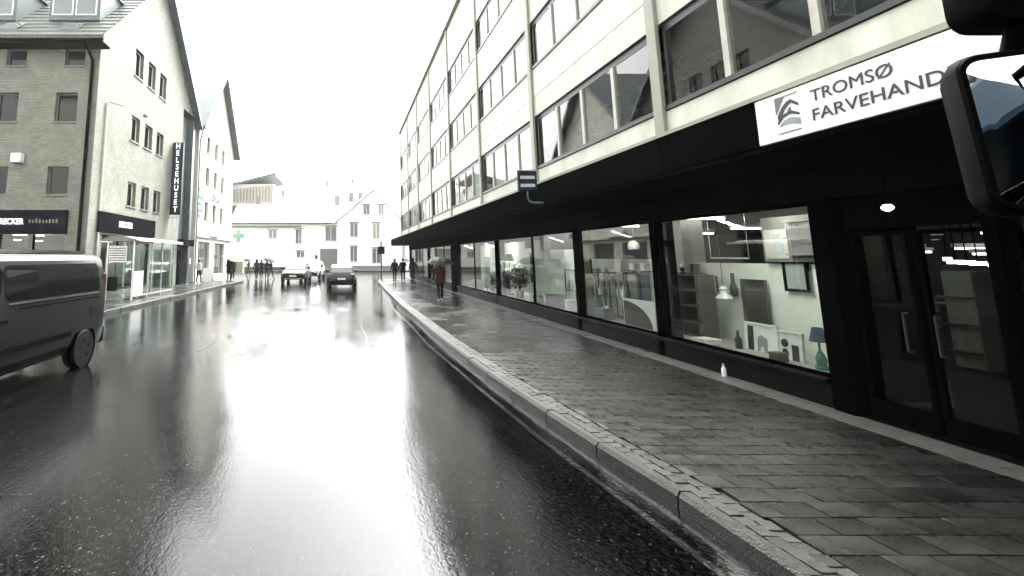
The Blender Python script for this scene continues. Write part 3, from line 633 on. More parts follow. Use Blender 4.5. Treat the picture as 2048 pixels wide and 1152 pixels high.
t = thing('floor_lamp', 'thin floor lamp beside the dark chair shape', 'lamp', (SHOPX+.8, 19.7, .445)); build('base', MB().lathe([(.14, 0), (.14, .02), (.02, .03)], n=14), 'black_frame', t, local=True); build('stem', MB().cyl((0, 0, .03), (0, 0, 1.5), .012, n=8), 'black_frame', t, local=True); build('lamp_shade', MB().lathe([(.20, 1.35), (.13, 1.65), (.125, 1.65), (.195, 1.35)], n=16), 'beige_wall', t, local=True, smooth=True)
for k, (y, z, w_, h, m, lab) in enumerate(((24.2, .95, .9, 1.0, 'grey_art', 'grey poster on the back wall by the wide column'), (18.2, 1.0, .7, 1.1, 'interior_dark', 'dark tall poster on the back wall behind the flowers'), (11.6, .8, .5, .7, 'blue_fabric', 'blue print on the beige back wall behind the racks'), (9.75, .75, .45, .85, 'green_vase', 'dark green print on the back wall above the arch panel'), (13.2, .9, .6, .6, 'grey_art', 'small grey print left of the racks'))):
    t = thing('poster', lab, 'poster', (DX-.02, y, z)); build('sheet', MB().box(-.006, .0, -w_/2, w_/2, 0, h), m, t, local=True); build('rail', MB().box(-.014, .002, -w_/2-.01, w_/2+.01, h+.002, h+.02), 'black_frame', t, local=True)
for k, (y, x, w_, h, m, lab) in enumerate(((16.6, .45, .34, .30, 'white_gloss', 'white paint tin pile base by the flowering plant'), (16.15, .5, .28, .22, 'grey_art', 'grey box right of the white carton'), (14.6, .42, .42, .36, 'interior_dark', 'black crate in front of the white cabinet'), (13.7, .45, .30, .28, 'ceramic', 'cream carton beside the black crate'), (11.9, .4, .30, .24, 'blue_fabric', 'blue box by the middle pillar'), (23.3, .45, .5, .4, 'beige_wall', 'beige pouffe near the wide column'), (7.15, .35, .16, .10, 'dark_wood', 'small dark box in front of the cream print'), (8.55, .35, .30, .07, 'paper', 'folded pale cloth at the foot of the display wall'))):
    t = thing('display_box', lab.replace('paint tin pile base', 'carton'), 'box', (SHOPX+x, y, .445), random.uniform(-.4, .4), 'boxes in the shop windows'); build('body', MB().box(-w_/2, w_/2, -w_/2, w_/2, 0, h), m, t, local=True, bevel=.012); build('lid', MB().box(-w_/2-.006, w_/2+.006, -w_/2-.006, w_/2+.006, h+.001, h+.03), m, t, local=True, bevel=.006)
TIN = [(.07, 0), (.075, .005), (.075, .15), (.078, .155), (.078, .17), (.07, .172)]
for k, (ya, yb, z, lab) in enumerate(((12.6, 14.4, 1.45, 'wall shelf of paint tins left of the middle pillar'), (9.6, 11.9, 1.62, 'wall shelf of paint tins above the black racks'), (17.8, 20.3, 1.3, 'wall shelf of pots behind the flowering plant'))):
    t = thing('wall_shelf', lab, 'shelf', (DX-.14, (ya+yb)/2, z)); build('board', MB().box(-.14, .138, -(yb-ya)/2, (yb-ya)/2, 0, .025), 'dark_wood', t, local=True)
    for s_ in (-.4, .4): build('bracket', MB().prism([(.13, 0), (-.08, 0), (.13, -.16)], 'y', s_*(yb-ya)-.01, s_*(yb-ya)+.01), 'black_frame', t, local=True)
    n_ = int((yb-ya)/.2); ordn = ('first', 'second', 'third', 'fourth', 'fifth', 'sixth', 'seventh', 'eighth', 'ninth', 'tenth', 'eleventh', 'last')
    for q in range(n_):
        o = single('paint_tin', MB().lathe(TIN, (DX-.15+random.uniform(-.04, .04), ya+.1+.2*q, z+.026), 12), random.choice(('white_gloss', 'grey_art', 'green_vase', 'blue_fabric', 'interior_dark', 'ceramic')), ordn[n_-1-q if n_-1-q < 11 else 11]+' tin from the left on the '+lab.replace('wall shelf of paint tins', 'shelf').replace('wall shelf of pots', 'shelf'), 'tin', 'tins on the '+lab, smooth=True)
# entrance: counter and stands dimly inside
t = thing('shop_counter', 'grey counter standing in the dark shop behind the doors', 'counter', (10.2, 6.4, ZS)); build('body', MB().box(-.4, .4, -.9, .9, 0, .9), 'interior_dark', t, local=True, bevel=.02); build('worktop', MB().box(-.45, .45, -.95, .95, .902, .95), 'grey_frame', t, local=True)
t = thing('display_stand', 'pale lit display stand far inside the dark shop', 'stand', (12.0, 7.9, ZS)); build('back_board', MB().box(0, .05, -.7, .7, 0, 2.0), 'beige_wall', t, local=True)
for k in range(4): build('shelf', MB().box(-.3, -.002, -.7, .7, .3+.45*k, .33+.45*k), 'grey_frame', t, local=True)
t = thing('door_lamp', 'round lit lamp under the canopy at the shop door', 'lamp', on_x(1775, 415, EX-.3)); build('bulb', MB().lathe([(.01, -.04), (.04, -.02), (.05, 0), (.03, .03)], n=14), 'tube', t, smooth=True, local=True); build('fitting', MB().cyl((0, 0, .031), (0, 0, .4), .012), 'black_frame', t, local=True)
# bottle left on the granite strip
q = on_z(1450, 762, ZS)
t = thing('drink_bottle', 'small white bottle standing by the shop plinth', 'bottle', (SHOPX-.12, q.y*(SHOPX-.12)/q.x, ZS+.006)); build('body', MB().lathe([(.03, 0), (.033, .01), (.033, .11), (.014, .15), (.013, .17)], n=12), 'white_gloss', t, smooth=True, local=True); build('cap', MB().cyl((0, 0, .171), (0, 0, .195), .016), 'alu', t, local=True)

# ------------------------------------------------------------------ shop sign on the canopy
SX = CX_-.06; a = on_x(1515, 257, SX); YL, YR = a.y, 2.85; ZB, ZT = 3.10, 3.57
t = thing('shop_sign', 'long white shop sign with black lettering on the dark canopy', 'sign', (SX, (YL+YR)/2, ZB))
build('panel', MB().box(SX, CX_-.005, YR, YL, ZB, ZT), 'white_gloss', t, bevel=.006)
xq = SX-.004; yy_ = lambda px, py: on_x(px, py, SX).y
ax1 = yy_(1622, 200); ax2 = yy_(1790, 170); tm = text_mb('TROMSØ', .155, (0, -1, 0), (0, 0, 1), (xq, 0, 3.385), .004)
wt = max(v[1] for v in tm.v)-min(v[1] for v in tm.v); k = (ax1-ax2)/wt; tm.v = [(x, ax1+y*k, z) for x, y, z in tm.v]; build('lettering', tm, 'black_print', t)
ax1 = yy_(1625, 240); ax2 = yy_(1897, 210); tm = text_mb('FARVEHAND', .155, (0, -1, 0), (0, 0, 1), (xq, 0, 3.205), .004)
wt = max(v[1] for v in tm.v)-min(v[1] for v in tm.v); k = (ax1-ax2)/wt; tm2 = text_mb('FARVEHANDEL', .155, (0, -1, 0), (0, 0, 1), (xq, 0, 3.205), .004); tm2.v = [(x, ax1+y*k, z) for x, y, z in tm2.v]; build('lettering', tm2, 'black_print', t)
# emblem: thin rules above and below, curved bands of an arched building between
ey0, ey1 = yy_(1600, 230), yy_(1553, 230); ew = ey1-ey0; em = MB()
em.box(xq-.002, xq+.002, ey0, ey1, 3.525, 3.531); em.box(xq-.002, xq+.002, ey0, ey1, 3.165, 3.171); build('emblem_rule', em, 'black_print', t)
def band(pts_, m):
    build('emblem_band', MB().prism([(ey1-u*ew, 3.165+v*.366) for u, v in pts_], 'x', xq-.002, xq+.002), m, t)
band([(0, .55), (0, .98), (.42, .98), (.20, .76)], 'grey_print'); band([(.06, .50), (.28, .70), (.5, .82), (.7, .86), (1, .70), (1, .62), (.68, .77), (.4, .64), (.14, .36), (.06, .40)], 'black_print')
band([(.04, .34), (.3, .50), (.66, .56), (1, .44), (1, .38), (.62, .48), (.3, .42), (.04, .26)], 'black_print'); band([(.08, .2), (.34, .34), (.62, .38), (1, .30), (1, .14), (.62, .22), (.3, .24)], 'grey_art'); band([(.52, .60), (.66, .66), (.66, .58), (.52, .54)], 'grey_print')
# bracket street sign
bx = 4.12; y0, y1, z0, z1 = span(1036, 1073, 357, 383, bx)
t = thing('bracket_sign', 'small teal double sign on a curved bracket under the cream band', 'sign', (bx, (y0+y1)/2, 3.0))
yb_ = y0+.34
build('box', MB().box(bx-.27, bx+.15, yb_, yb_+.08, 3.42, 3.86), 'sign_blue', t, bevel=.01)
for za, zb in ((3.68, 3.78), (3.50, 3.60)): build('stripe', MB().box(bx-.22, bx+.10, yb_-.006, yb_-.001, za, zb-.03), 'frosted', t)
build('rim', MB().box(bx-.29, bx+.17, yb_-.01, yb_+.09, 3.862, 3.885), 'alu', t)
build('bracket', MB().tube([(bx-.06, yb_+.04, 3.42), (bx-.06, yb_+.04, 3.26), (bx-.02, yb_+.04, 3.18), (bx+.08, yb_+.04, 3.15), (CX_-.002, yb_+.04, 3.15)], .022), 'teal_clad', t)

# ------------------------------------------------------------------ left side buildings
LX = -11.5
def win(parent, axis, pos, u0, u1, z0, z1, out, mframe='white_paint', depth=.14, bar=None, mglass='car_glass', sill=True):
    """a window recessed `depth` into a wall whose face is at pos; out = +1/-1 direction of the outside"""
    a1 = pos-out*depth; a0 = a1-out*.05; t = .06; mb = MB()
    B = (lambda m, ua, ub, za, zb, p, q: m.box(p, q, ua, ub, za, zb)) if axis == 'x' else (lambda m, ua, ub, za, zb, p, q: m.box(ua, ub, p, q, za, zb))
    B(mb, u0, u1, z1-t, z1, a0, a1); B(mb, u0, u1, z0, z0+t, a0, a1); B(mb, u0, u0+t, z0+t, z1-t, a0, a1); B(mb, u1-t, u1, z0+t, z1-t, a0, a1)
    if bar: B(mb, u0+(u1-u0)*bar-.03, u0+(u1-u0)*bar+.03, z0+t, z1-t, a0, a1)
    wf = build('window', mb, mframe, parent)
    build('pane', B(MB(), u0+t-.005, u1-t+.005, z0+t-.005, z1-t+.005, a0+out*.015, a0+out*.025), mglass, wf)
    if sill: build('sill', B(MB(), u0-.05, u1+.05, z0-.06, z0-.002, pos-out*depth, pos+out*.06), 'grey_frame', wf)
    return wf
AY0, AY1, AEV, ARD = 21.0, 34.6, 12.5, 19.2; AYM = (AY0+AY1)/2
A = thing('brick_corner_building', 'yellow-grey brick corner building with steep gable and dormers', 'building', (LX-6, AYM, ZS))
g_win = [(24.55+1.72*k, 25.6+1.72*k) for k in range(3)]; g_rows = [(4.66, 5.98), (8.2, 9.6), (11.85, 13.4)]
holes = [(a, b, z0, z1) for z0, z1 in g_rows[:2] for a, b in g_win]+[(22.3, 28.0, .3, 3.05)]
AW = 32.4                                               # brick ends here, then the dark recess
build('street_wall', MB().walls('x', LX-.35, LX, AY0, AW, ZS-.1, 11.85, holes), 'brick', A)
g3 = MB().walls('x', LX-.35, LX, AY0, AW, 11.85, AEV, [(a, b, 11.85, AEV) for a, b in g_win])
sl_ = (ARD-AEV)/(AYM-AY0); zt3 = 13.4
for a, b in zip([AY0+(zt3-AEV)/sl_]+[w_[1] for w_ in g_win], [w_[0] for w_ in g_win]+[AY1-(zt3-AEV)/sl_]): g3.box(LX-.35, LX, a, b, AEV, zt3)
g3.prism([(AY0, AEV), (AY0+(zt3-AEV)/sl_, AEV), (AY0+(zt3-AEV)/sl_, zt3)], 'x', LX-.35, LX); g3.prism([(AY1, AEV), (AY1-(zt3-AEV)/sl_, zt3), (AY1-(zt3-AEV)/sl_, AEV)], 'x', LX-.35, LX)
g3.prism([(AY0+(zt3-AEV)/sl_, zt3), (AY1-(zt3-AEV)/sl_, zt3), (AYM, ARD)], 'x', LX-.35, LX)
build('gable_wall', g3, 'brick', A)
for z0, z1 in g_rows:
    for a, b in g_win: win(A, 'x', LX, a, b, z0, z1, 1, 'white_paint', .2)
# front wall facing the camera
f_cols = [[(-13.42, -12.4, 8.15, 9.55), (-13.15, -12.2, 10.85, 11.7), (-13.5, -12.55, 4.75, 6.05)], [(-16.1, -15.25, 8.05, 9.35), (-16.0, -15.1, 10.7, 11.55), (-16.1, -15.25, 4.7, 6.0)]]
f_win = [(a-2.75*k, b-2.75*k, z0, z1) for k in range(5) for a, b, z0, z1 in f_cols[0]]
build('front_wall', MB().walls('y', AY0, AY0+.35, -30, LX-.352, ZS-.1, AEV-.05, f_win+[(-16.9, -12.45, .3, 2.98), (-24, -18, .3, 2.98)]), 'brick', A)
for a, b, z0, z1 in f_win: win(A, 'y', AY0, a, b, z0, z1, -1, 'grey_frame', .16)
build('inner_mass', MB().box(-30, LX-1.6, AY0+1.5, AY1-.3, ZS, AEV-.1), 'core', A)
# shop window and door frames of the ground floor
for u0, u1 in ((-16.9, -12.45), (-24, -18)):
    fr = MB(); fr.box(u0, u1, AY0+.12, AY0+.2, .3, .55)
    n_ = 3
    for k in range(n_+1): x = u0+(u1-u0)*k/n_; fr.box(x-.04 if k else x, x+.04 if k < n_ else x, AY0+.12, AY0+.2, .55, 2.98)
    wf = build('shop_window', fr, 'black_frame', A)
    for k in range(n_): build('pane', MB().box(u0+(u1-u0)*k/n_+.04, u0+(u1-u0)*(k+1)/n_-.04, AY0+.15, AY0+.158, .55, 2.98), 'glass', wf)
fr = MB().box(LX-.2, LX-.12, 22.3, 28, .3, .55)
for k in range(4): y = 22.3+5.7*k/3; fr.box(LX-.2, LX-.12, max(22.3, y-.04), min(28, y+.04), .55, 3.05)
wf = build('shop_window', fr, 'black_frame', A)
for k in range(3): build('pane', MB().box(LX-.165, LX-.157, 22.34+1.9*k, 24.16+1.9*k, .55, 3.05), 'glass', wf)
for k, (px, py, l) in enumerate(((40, 470, .6), (80, 471, .35), (98, 468, .35), (35, 480, .3), (78, 482, .3))):
    p = on_y(px, py, AY0+.75+.1*k); t = thing('ceiling_light', ['long lit strip lamp left inside the brick building shop', 'lit strip lamp in the middle of the brick building shop', 'rightmost lit lamp inside the brick building shop', 'lower left lit spot inside the brick building shop', 'lower right lit spot inside the brick building shop'][k], 'light', p, 0, 'lamps in the brick building shop')
    build('tube', MB().box(-l/2, l/2, -.03, .03, -.025, .025), 'tube_dim', t, local=True); build('hanger', MB().cyl((0, 0, .026), (0, 0, .3), .008), 'black_frame', t, local=True)
# roof with tiles relief, barge boards, dormers, gutter, downpipe
rf = MB(); ov = .45; sy = .75
def roof_slab(mb, x0, x1, ya, za, yb, zb, th, mi=0): mb.prism([(ya, za), (yb, zb), (yb, zb+th), (ya, za+th)], 'x', x0, x1, mi)
zE = AEV-sl_*sy
roof_slab(rf, -30, LX+ov, AY0-sy, zE, AYM, ARD, .22); roof_slab(rf, -30, LX+ov, AY1+sy, zE, AYM, ARD, .22)
rfo = build('roof', rf, 'roof_tile', A)
ti = MB(); nc = 20
for k in range(nc):
    ya = AY0-sy+(AYM-AY0+sy)*k/nc; za = zE+sl_*(ya-AY0+sy)+.225; ti.prism([(ya-.03, za-.01), (ya+.36, za+.36*sl_+.0), (ya+.36, za+.36*sl_+.015), (ya-.03, za+.05)], 'x', -30, LX+ov-.05)
tag(build('roof_tiles', ti, 'roof_tile', rfo), kind='stuff')
for s_, y_ in ((1, AY0-sy), (-1, AY1+sy)):
    roof = MB(); roof_slab(roof, LX+ov+.002, LX+ov+.06, y_, zE-.12, AYM, ARD-.12, .40); build('barge_board', roof, 'roof_dark', rfo)
    roof = MB(); roof_slab(roof, LX+.01, LX+ov, y_, zE-.05, AYM, ARD-.05, .045); build('verge_soffit', roof, 'teal_clad', rfo)
build('eave_soffit', MB().box(-30, LX+ov-.01, AY0-sy+.02, AY0-.005, zE-.10, zE-.02), 'black_frame', rfo)
build('gutter', MB().box(-30, LX+ov+.05, AY0-sy-.14, AY0-sy-.005, zE-.10, zE+.06), 'black_frame', rfo, bevel=.03)
build('downpipe', MB().tube([(LX-.28, AY0-sy-.08, zE-.05), (LX-.28, AY0-.12, zE-.7), (LX-.28, AY0-.12, ZS)], .075), 'black_frame', A, smooth=True)
build('conduit', MB().tube([(LX+.06, 21.85, ZS), (LX+.06, 21.85, 9.35)], .045), 'plaster', A, smooth=True)
t = thing('wall_lamp', 'slim horizontal wall lamp arm high on the brick gable corner', 'lamp', (LX+.1, 21.9, 9.3))
build('arm', MB().tube([(LX+.08, 21.95, 9.4), (LX+.5, 22.6, 9.42), (LX+.9, 24.2, 9.5)], .02), 'dark_frame', t); build('lamp_head', MB().lathe([(.02, 9.32), (.14, 9.36), (.12, 9.46), (.03, 9.52)], (LX+.9, 24.2, 0), 12), 'grey_frame', t, smooth=True)
def dormer(x0, x1, yf, z0, z1):
    d = build('dormer', MB().box(x0, x1, yf, yf+3, z0, z1), 'teal_clad', A); n_ = 2
    build('dormer_roof', MB().box(x0-.12, x1+.12, yf-.2, yf+3, z1+.002, z1+.12), 'roof_dark', d)
    for k in range(n_):
        u0 = x0+.15+(x1-x0-.2)*k/n_; u1 = u0+(x1-x0-.2)/n_-.12
        build('window', MB().box(u0, u1, yf-.03, yf-.003, z0+.25, z1-.12), 'white_gloss', d); build('pane', MB().box(u0+.06, u1-.06, yf-.042, yf-.032, z0+.31, z1-.18), 'bright_glass', d)
dormer(-14.5, -12.0, 21.6, 13.45, 15.4); dormer(-18.6, -16.1, 21.6, 13.45, 15.4); dormer(-22.7, -20.2, 21.6, 13.45, 15.4)
for x in (-12.95, -15.8):
    yy0, yy1 = 20.75, 21.3; z = lambda y_: zE+sl_*(y_-AY0+sy)+.30
    build('skylight', MB().prism([(yy0, z(yy0)), (yy1, z(yy1)), (yy1, z(yy1)+.06), (yy0, z(yy0)+.06)], 'x', x-.45, x+.45), 'bright_glass', rfo)
build('vent_box', MB().box(-15.05, -14.6, AY0-.3, AY0-.003, 6.2, 6.62), 'white_paint', A, bevel=.03)
# shop fascias with lettering
t = thing('shop_fascia', 'black shop fascia with white name on the brick front facing the camera', 'sign', (-14.7, AY0-.1, 2.98), 0, 'fascias of the brick building shop')
build('panel', MB().box(-17.0, -12.38, AY0-.14, AY0-.005, 2.99, 4.05), 'sign_dark', t, bevel=.01)
tm = text_mb('DRECKER', .36, (1, 0, 0), (0, 0, 1), (0, AY0-.146, 3.42), .012, offset=.008); wt = max(v[0] for v in tm.v); xr = on_y(52, 440, AY0).x; k = 1.3/wt
build('lettering', MB().add([(xr-1.3+x*k, y, z) for x, y, z in tm.v], tm.f), 'sign_white', t)
for k in range(9): build('dim_letter', MB().box(xr+.22+.15*k, xr+.30+.15*k, AY0-.146, AY0-.141, 3.47, 3.47+random.uniform(.12, .2)), 'letter_dim', t)
t = thing('shop_fascia', 'dark shop fascia with small white name above the bus shelter', 'sign', (LX+.1, 25, 3.1), 0, 'fascias of the brick building shop')
build('panel', MB().box(LX+.005, LX+.14, 21.75, 28.2, 3.12, 4.1), 'sign_dark', t, bevel=.01)
tm = text_mb('DRECKER', .40, (0, 1, 0), (0, 0, 1), (LX+.146, 0, 3.48), .012, offset=.008); wt = max(v[1] for v in tm.v); k = 1.5/wt; ya = on_x(233, 440, LX).y
build('lettering', MB().add([(x, ya+y*k, z) for x, y, z in tm.v], tm.f), 'sign_white', t)
# vertical projecting sign
hx0, hx1, hy = LX+.04, LX+.74, 30.6
t = thing('vertical_sign', 'tall narrow dark projecting sign with white letters down its face', 'sign', (LX+.3, hy, 4.7))
build('box', MB().box(hx0, hx1, hy, hy+.22, 4.72, 9.55), 'sign_blue', t, bevel=.01)
for k, ch in enumerate('HELSEHUSET'):
    tm = text_mb(ch, .50, (1, 0, 0), (0, 0, 1), (0, hy-.006, 9.55-.47*(k+1)+.06), .01, offset=.010)
    cx = (min(v[0] for v in tm.v)+max(v[0] for v in tm.v))/2; build('letter', MB().add([((hx0+hx1)/2+(x-cx)*.85, y, z) for x, y, z in tm.v], tm.f), 'sign_white', t)
for z in (5.4, 8.8): build('bracket', MB().box(LX-.001, hx0+.01, hy+.08, hy+.14, z, z+.06), 'alu', t)
t = thing('hanging_sign', 'small pale double sign hanging under the tall vertical sign', 'sign', (LX+.35, hy+.1, 4.0)); build('plate', MB().box(LX+.2, LX+.36, hy+.1, hy+.14, 4.05, 4.5).box(LX+.42, LX+.58, hy+.1, hy+.14, 4.05, 4.5), 'white_gloss', t); build('arm', MB().box(LX+.001, LX+.6, hy+.1, hy+.14, 4.52, 4.56), 'alu', t)
# dark recess between the two gables
rc = thing('stair_tower', 'dark teal clad recess strip between the brick and the plaster gable', 'building', (LX-1, 34.4, ZS))
build('wall', MB().box(LX-4, LX-.45, AW, 36.1, ZS, 12.2), 'teal_clad', rc)
for k in range(4): build('panel', MB().box(LX-.445, LX-.40, AW+.05, 36.05, 3.2+2.3*k, 5.35+2.3*k), 'teal_clad', rc)
build('pillar', MB().box(LX-.39, LX+.06, 34.5, 34.95, ZS, 12.2), 'roof_dark', rc); build('door', MB().box(LX-.44, LX-.39, 32.7, 34.2, ZS, 2.5), 'black_frame', rc); build('door_canopy', MB().box(LX-.39, LX+.5, 32.5, 34.45, 2.75, 3.2), 'black_frame', rc)
build('lamp', MB().box(LX+.062, LX+.2, 34.6, 34.8, 1.5, 1.9), 'white_gloss', rc)
# plaster gable building
BY0, BY1, BEV, BRD = 36.2, 47.6, 12.5, 18.7; BYM = (BY0+BY1)/2
Bd = thing('plaster_gable_building', 'pale plaster building with gable beyond the dark recess', 'building', (LX-6, BYM, ZS))
b_cols = [(38.3, 39.3), (40.7, 41.7), (43.1, 44.1)]; b_rows = [(5.05, 6.5), (7.95, 9.4), (10.6, 12.0)]
holes = [(a, b, z0, z1) for z0, z1 in b_rows for a, b in b_cols]+[(37.0, 40.2, .5, 3.2), (41.6, 45.0, .5, 3.2)]
build('street_wall', MB().walls('x', LX-.35, LX, BY0, BY1, ZS-.1, BEV, holes), 'plaster', Bd)
build('gable_wall', MB().prism([(BY0, BEV), (BY1, BEV), (BYM, BRD)], 'x', LX-.35, LX), 'plaster', Bd)
build('front_wall', MB().box(-30, LX-.352, BY0, BY0+.3, ZS, BEV-.02), 'plaster', Bd)
build('back_wall', MB().box(-30, LX-.352, BY1-.3, BY1, ZS, BEV-.02), 'plaster', Bd)
build('inner_mass', MB().box(-30, LX-2.5, BY0+.4, BY1-.4, ZS, BEV-.1), 'core', Bd)
for z0, z1 in b_rows:
    for a, b in b_cols: win(Bd, 'x', LX, a, b, z0, z1, 1, 'grey_frame', .18)
for a, b in ((37.0, 40.2), (41.6, 45.0)): win(Bd, 'x', LX, a, b, .5, 3.2, 1, 'dark_frame', .22, .5, 'bright_glass', False)
bs = (BRD-BEV)/(BYM-BY0); rf = MB(); zE2 = BEV-bs*.5
roof_slab(rf, -30, LX+.55, BY0-.5, zE2, BYM, BRD, .22); roof_slab(rf, -30, LX+.55, BY1+.5, zE2, BYM, BRD, .22); rfo = build('roof', rf, 'roof_dark', Bd)
for y_ in (BY0-.5, BY1+.5):
    r_ = MB(); roof_slab(r_, LX+.552, LX+.62, y_, zE2-.12, BYM, BRD-.12, .40); build('barge_board', r_, 'roof_dark', rfo)
build('gutter', MB().box(-30, LX+.66, BY0-.66, BY0-.505, zE2-.05, zE2+.12), 'grey_frame', rfo); build('downpipe', MB().tube([(LX+.5, BY0-.58, zE2), (LX+.12, BY0-.1, zE2-.9), (LX+.12, BY0-.1, ZS)], .06), 'grey_frame', Bd)
build('ledge', MB().box(LX, LX+.18, 36.4, 47.5, 3.55, 3.7), 'plaster', Bd)
t = thing('letter_sign', 'dark wall lettering in five lines beside the plaster windows', 'sign', (LX+.03, 37, 5))
for k, (z, l) in enumerate(((7.15, .5), (6.55, 1.3), (6.0, .9), (5.5, 1.2), (5.05, .8))):
    y_ = 36.55; lm_ = MB()
    while y_ < 36.55+l: lm_.box(LX+.004, LX+.03, y_, y_+.14, z, z+random.uniform(.25, .36)); y_ += .2
    build('lettering_line', lm_, 'teal_print', t)
t = thing('script_sign', 'small green raised script sign between the plaster window rows', 'sign', (LX+.1, 41, 7)); build('lettering', MB().tube([(LX+.1, 40.2, 7.55), (LX+.1, 40.5, 6.85), (LX+.1, 40.8, 7.5), (LX+.1, 41.1, 6.95), (LX+.1, 41.35, 7.3), (LX+.1, 41.6, 6.95), (LX+.1, 41.85, 7.2), (LX+.1, 42.1, 6.9)], .05).tube([(LX+.1, 42.3, 6.9), (LX+.1, 42.5, 7.3), (LX+.1, 42.7, 6.9)], .05), 'pharmacy_green', t); build('bracket', MB().box(LX+.002, LX+.07, 40.4, 42.4, 6.86, 6.92), 'alu', t)
t = thing('wall_box_sign', 'pale flat box sign above the plaster building shop windows', 'sign', (LX+.2, 40.6, 3.8)); build('box', MB().box(LX+.02, LX+.30, 39.6, 42.0, 3.72, 4.25), 'white_paint', t, bevel=.02); build('underside', MB().box(LX+.03, LX+.29, 39.62, 41.98, 3.69, 3.715), 'dark_frame', t)
# pharmacy cross
px_ = LX+1.0; t = thing('pharmacy_cross', 'green pharmacy cross projecting from the plaster building', 'sign', (px_, 46.5, 3.4)); build('cross', MB().box(px_-.55, px_+.55, 46.4, 46.58, 3.85, 4.25).box(px_-.2, px_+.2, 46.4, 46.58, 4.252, 4.65).box(px_-.2, px_+.2, 46.4, 46.58, 3.45, 3.848), 'pharmacy_green', t); build('arm', MB().box(LX+.001, px_-.552, 46.45, 46.53, 4.0, 4.08), 'alu', t)
t = thing('shop_awning_sign', 'pale green flat banner sign right of the pharmacy cross', 'sign', (-12, 62, 3)); a_ = on_y(473, 462, 66.2); b_ = on_y(497, 474, 66.2); build('panel', MB().box(a_.x, b_.x, 66.15, 66.25, b_.z, a_.z), 'pale_green', t); build('bracket', MB().box(a_.x+.2, a_.x+.3, 66.26, 69.9, a_.z-.2, a_.z-.1), 'alu', t)

# ------------------------------------------------------------------ far end of the street
DY = 70.0
D = thing('white_townhouse', 'white house with front gable closing the far end of the street', 'building', (3, DY, ZS))
d_w = [(.74, 1.93, 4.96, 7.04), (4.1, 5.19, 4.67, 7.04), (2.7, 3.73, 8.3, 9.74), (5.02, 5.82, 8.24, 9.74), (.74, 1.84, 1.3, 3.56), (3.98, 5.3, 1.08, 3.3)]
build('front_wall', MB().walls('y', DY, DY+.3, -1.1, 8.4, ZS, 7.3, [h for h in d_w if h[3] < 7.3]), 'white_board', D)
gw = MB(); gw.walls('y', DY, DY+.3, 1.95, 7.2, 7.3, 9.8, [h for h in d_w if h[3] > 7.3]); gw.prism([(-1.1, 7.3), (1.95, 7.3), (1.95, 9.8)], 'y', DY, DY+.3); gw.prism([(7.2, 7.3), (8.4, 7.3), (7.2, 9.8)], 'y', DY, DY+.3); gw.prism([(1.95, 9.8), (7.2, 9.8), (4.2, 11.9)], 'y', DY, DY+.3)
build('gable_wall', gw, 'white_board', D)
for a, b, z0, z1 in d_w: wf = win(D, 'y', DY, a, b, z0, z1, -1, 'white_paint', .1, .5, 'bright_glass'); build('lintel', MB().box(a-.12, b+.12, DY-.10, DY-.003, z1+.01, z1+.16), 'grey_frame', wf)
r_ = MB(); r_.prism([(-1.7, 6.95), (4.2, 12.0), (9.2, 6.9), (9.2, 7.15), (4.2, 12.25), (-1.7, 7.2)], 'y', DY-.4, DY+9); build('roof', r_, 'white_paint', D)
build('plinth_wall', MB().box(-1.1, 8.4, DY-.06, DY-.003, ZS, .75), 'grey_frame', D)
E2 = thing('white_long_house', 'long low white house left of the gabled one at the street end', 'building', (-8, DY+.8, ZS)); y0 = DY+.6
e_w = [(-11.5, -10.2, 4.74, 6.0), (-7.44, -6.44, 4.0, 6.15), (-2.98, -1.26, 4.37, 6.59), (-7.24, -6.05, 1.95, 2.9)]; gate = (-3.7, -1.15, .1, 3.27)
build('front_wall', MB().walls('y', y0, y0+.3, -17, -1.12, ZS, 7.1, e_w+[gate]), 'white_board', E2)
for a, b, z0, z1 in e_w: wf = win(E2, 'y', y0, a, b, z0, z1, -1, 'white_paint', .1, .5, 'bright_glass'); build('lintel', MB().box(a-.15, b+.15, y0-.10, y0-.003, z1+.01, z1+.13), 'grey_frame', wf)
gt = build('gate', MB().box(gate[0], gate[1], y0+.12, y0+.2, .1, 3.2), 'teal_clad', E2)
for k in range(4): build('board', MB().box(gate[0]+.05+.62*k, gate[0]+.62+.62*k, y0+.06, y0+.117, .15, 3.1), 'grey_frame', gt)
build('roof', MB().prism([(y0-.5, 6.95), (y0+5, 10.2), (y0+10, 7), (y0+10, 7.2), (y0+5, 10.4), (y0-.5, 7.15)], 'x', -17.3, -1.75), 'white_paint', E2)
build('gutter', MB().box(-17.3, -1.75, y0-.66, y0-.505, 6.95, 7.12), 'dark_frame', E2); build('cornice', MB().box(-17, -6.6, y0-.35, y0-.003, 6.45, 6.62), 'grey_frame', E2)
build('base_band', MB().box(-17, -3.75, y0-.06, y0-.003, ZS, .55), 'dark_frame', E2)
t = thing('wall_box', 'small dark wall box left of the grey gate', 'box', (-4.3, y0-.1, 1.6)); build('case', MB().box(-4.45, -4.1, y0-.14, y0-.003, 1.75, 2.25), 'black_frame', t); build('lid', MB().box(-4.47, -4.08, y0-.17, y0-.003, 2.252, 2.29), 'dark_frame', t)
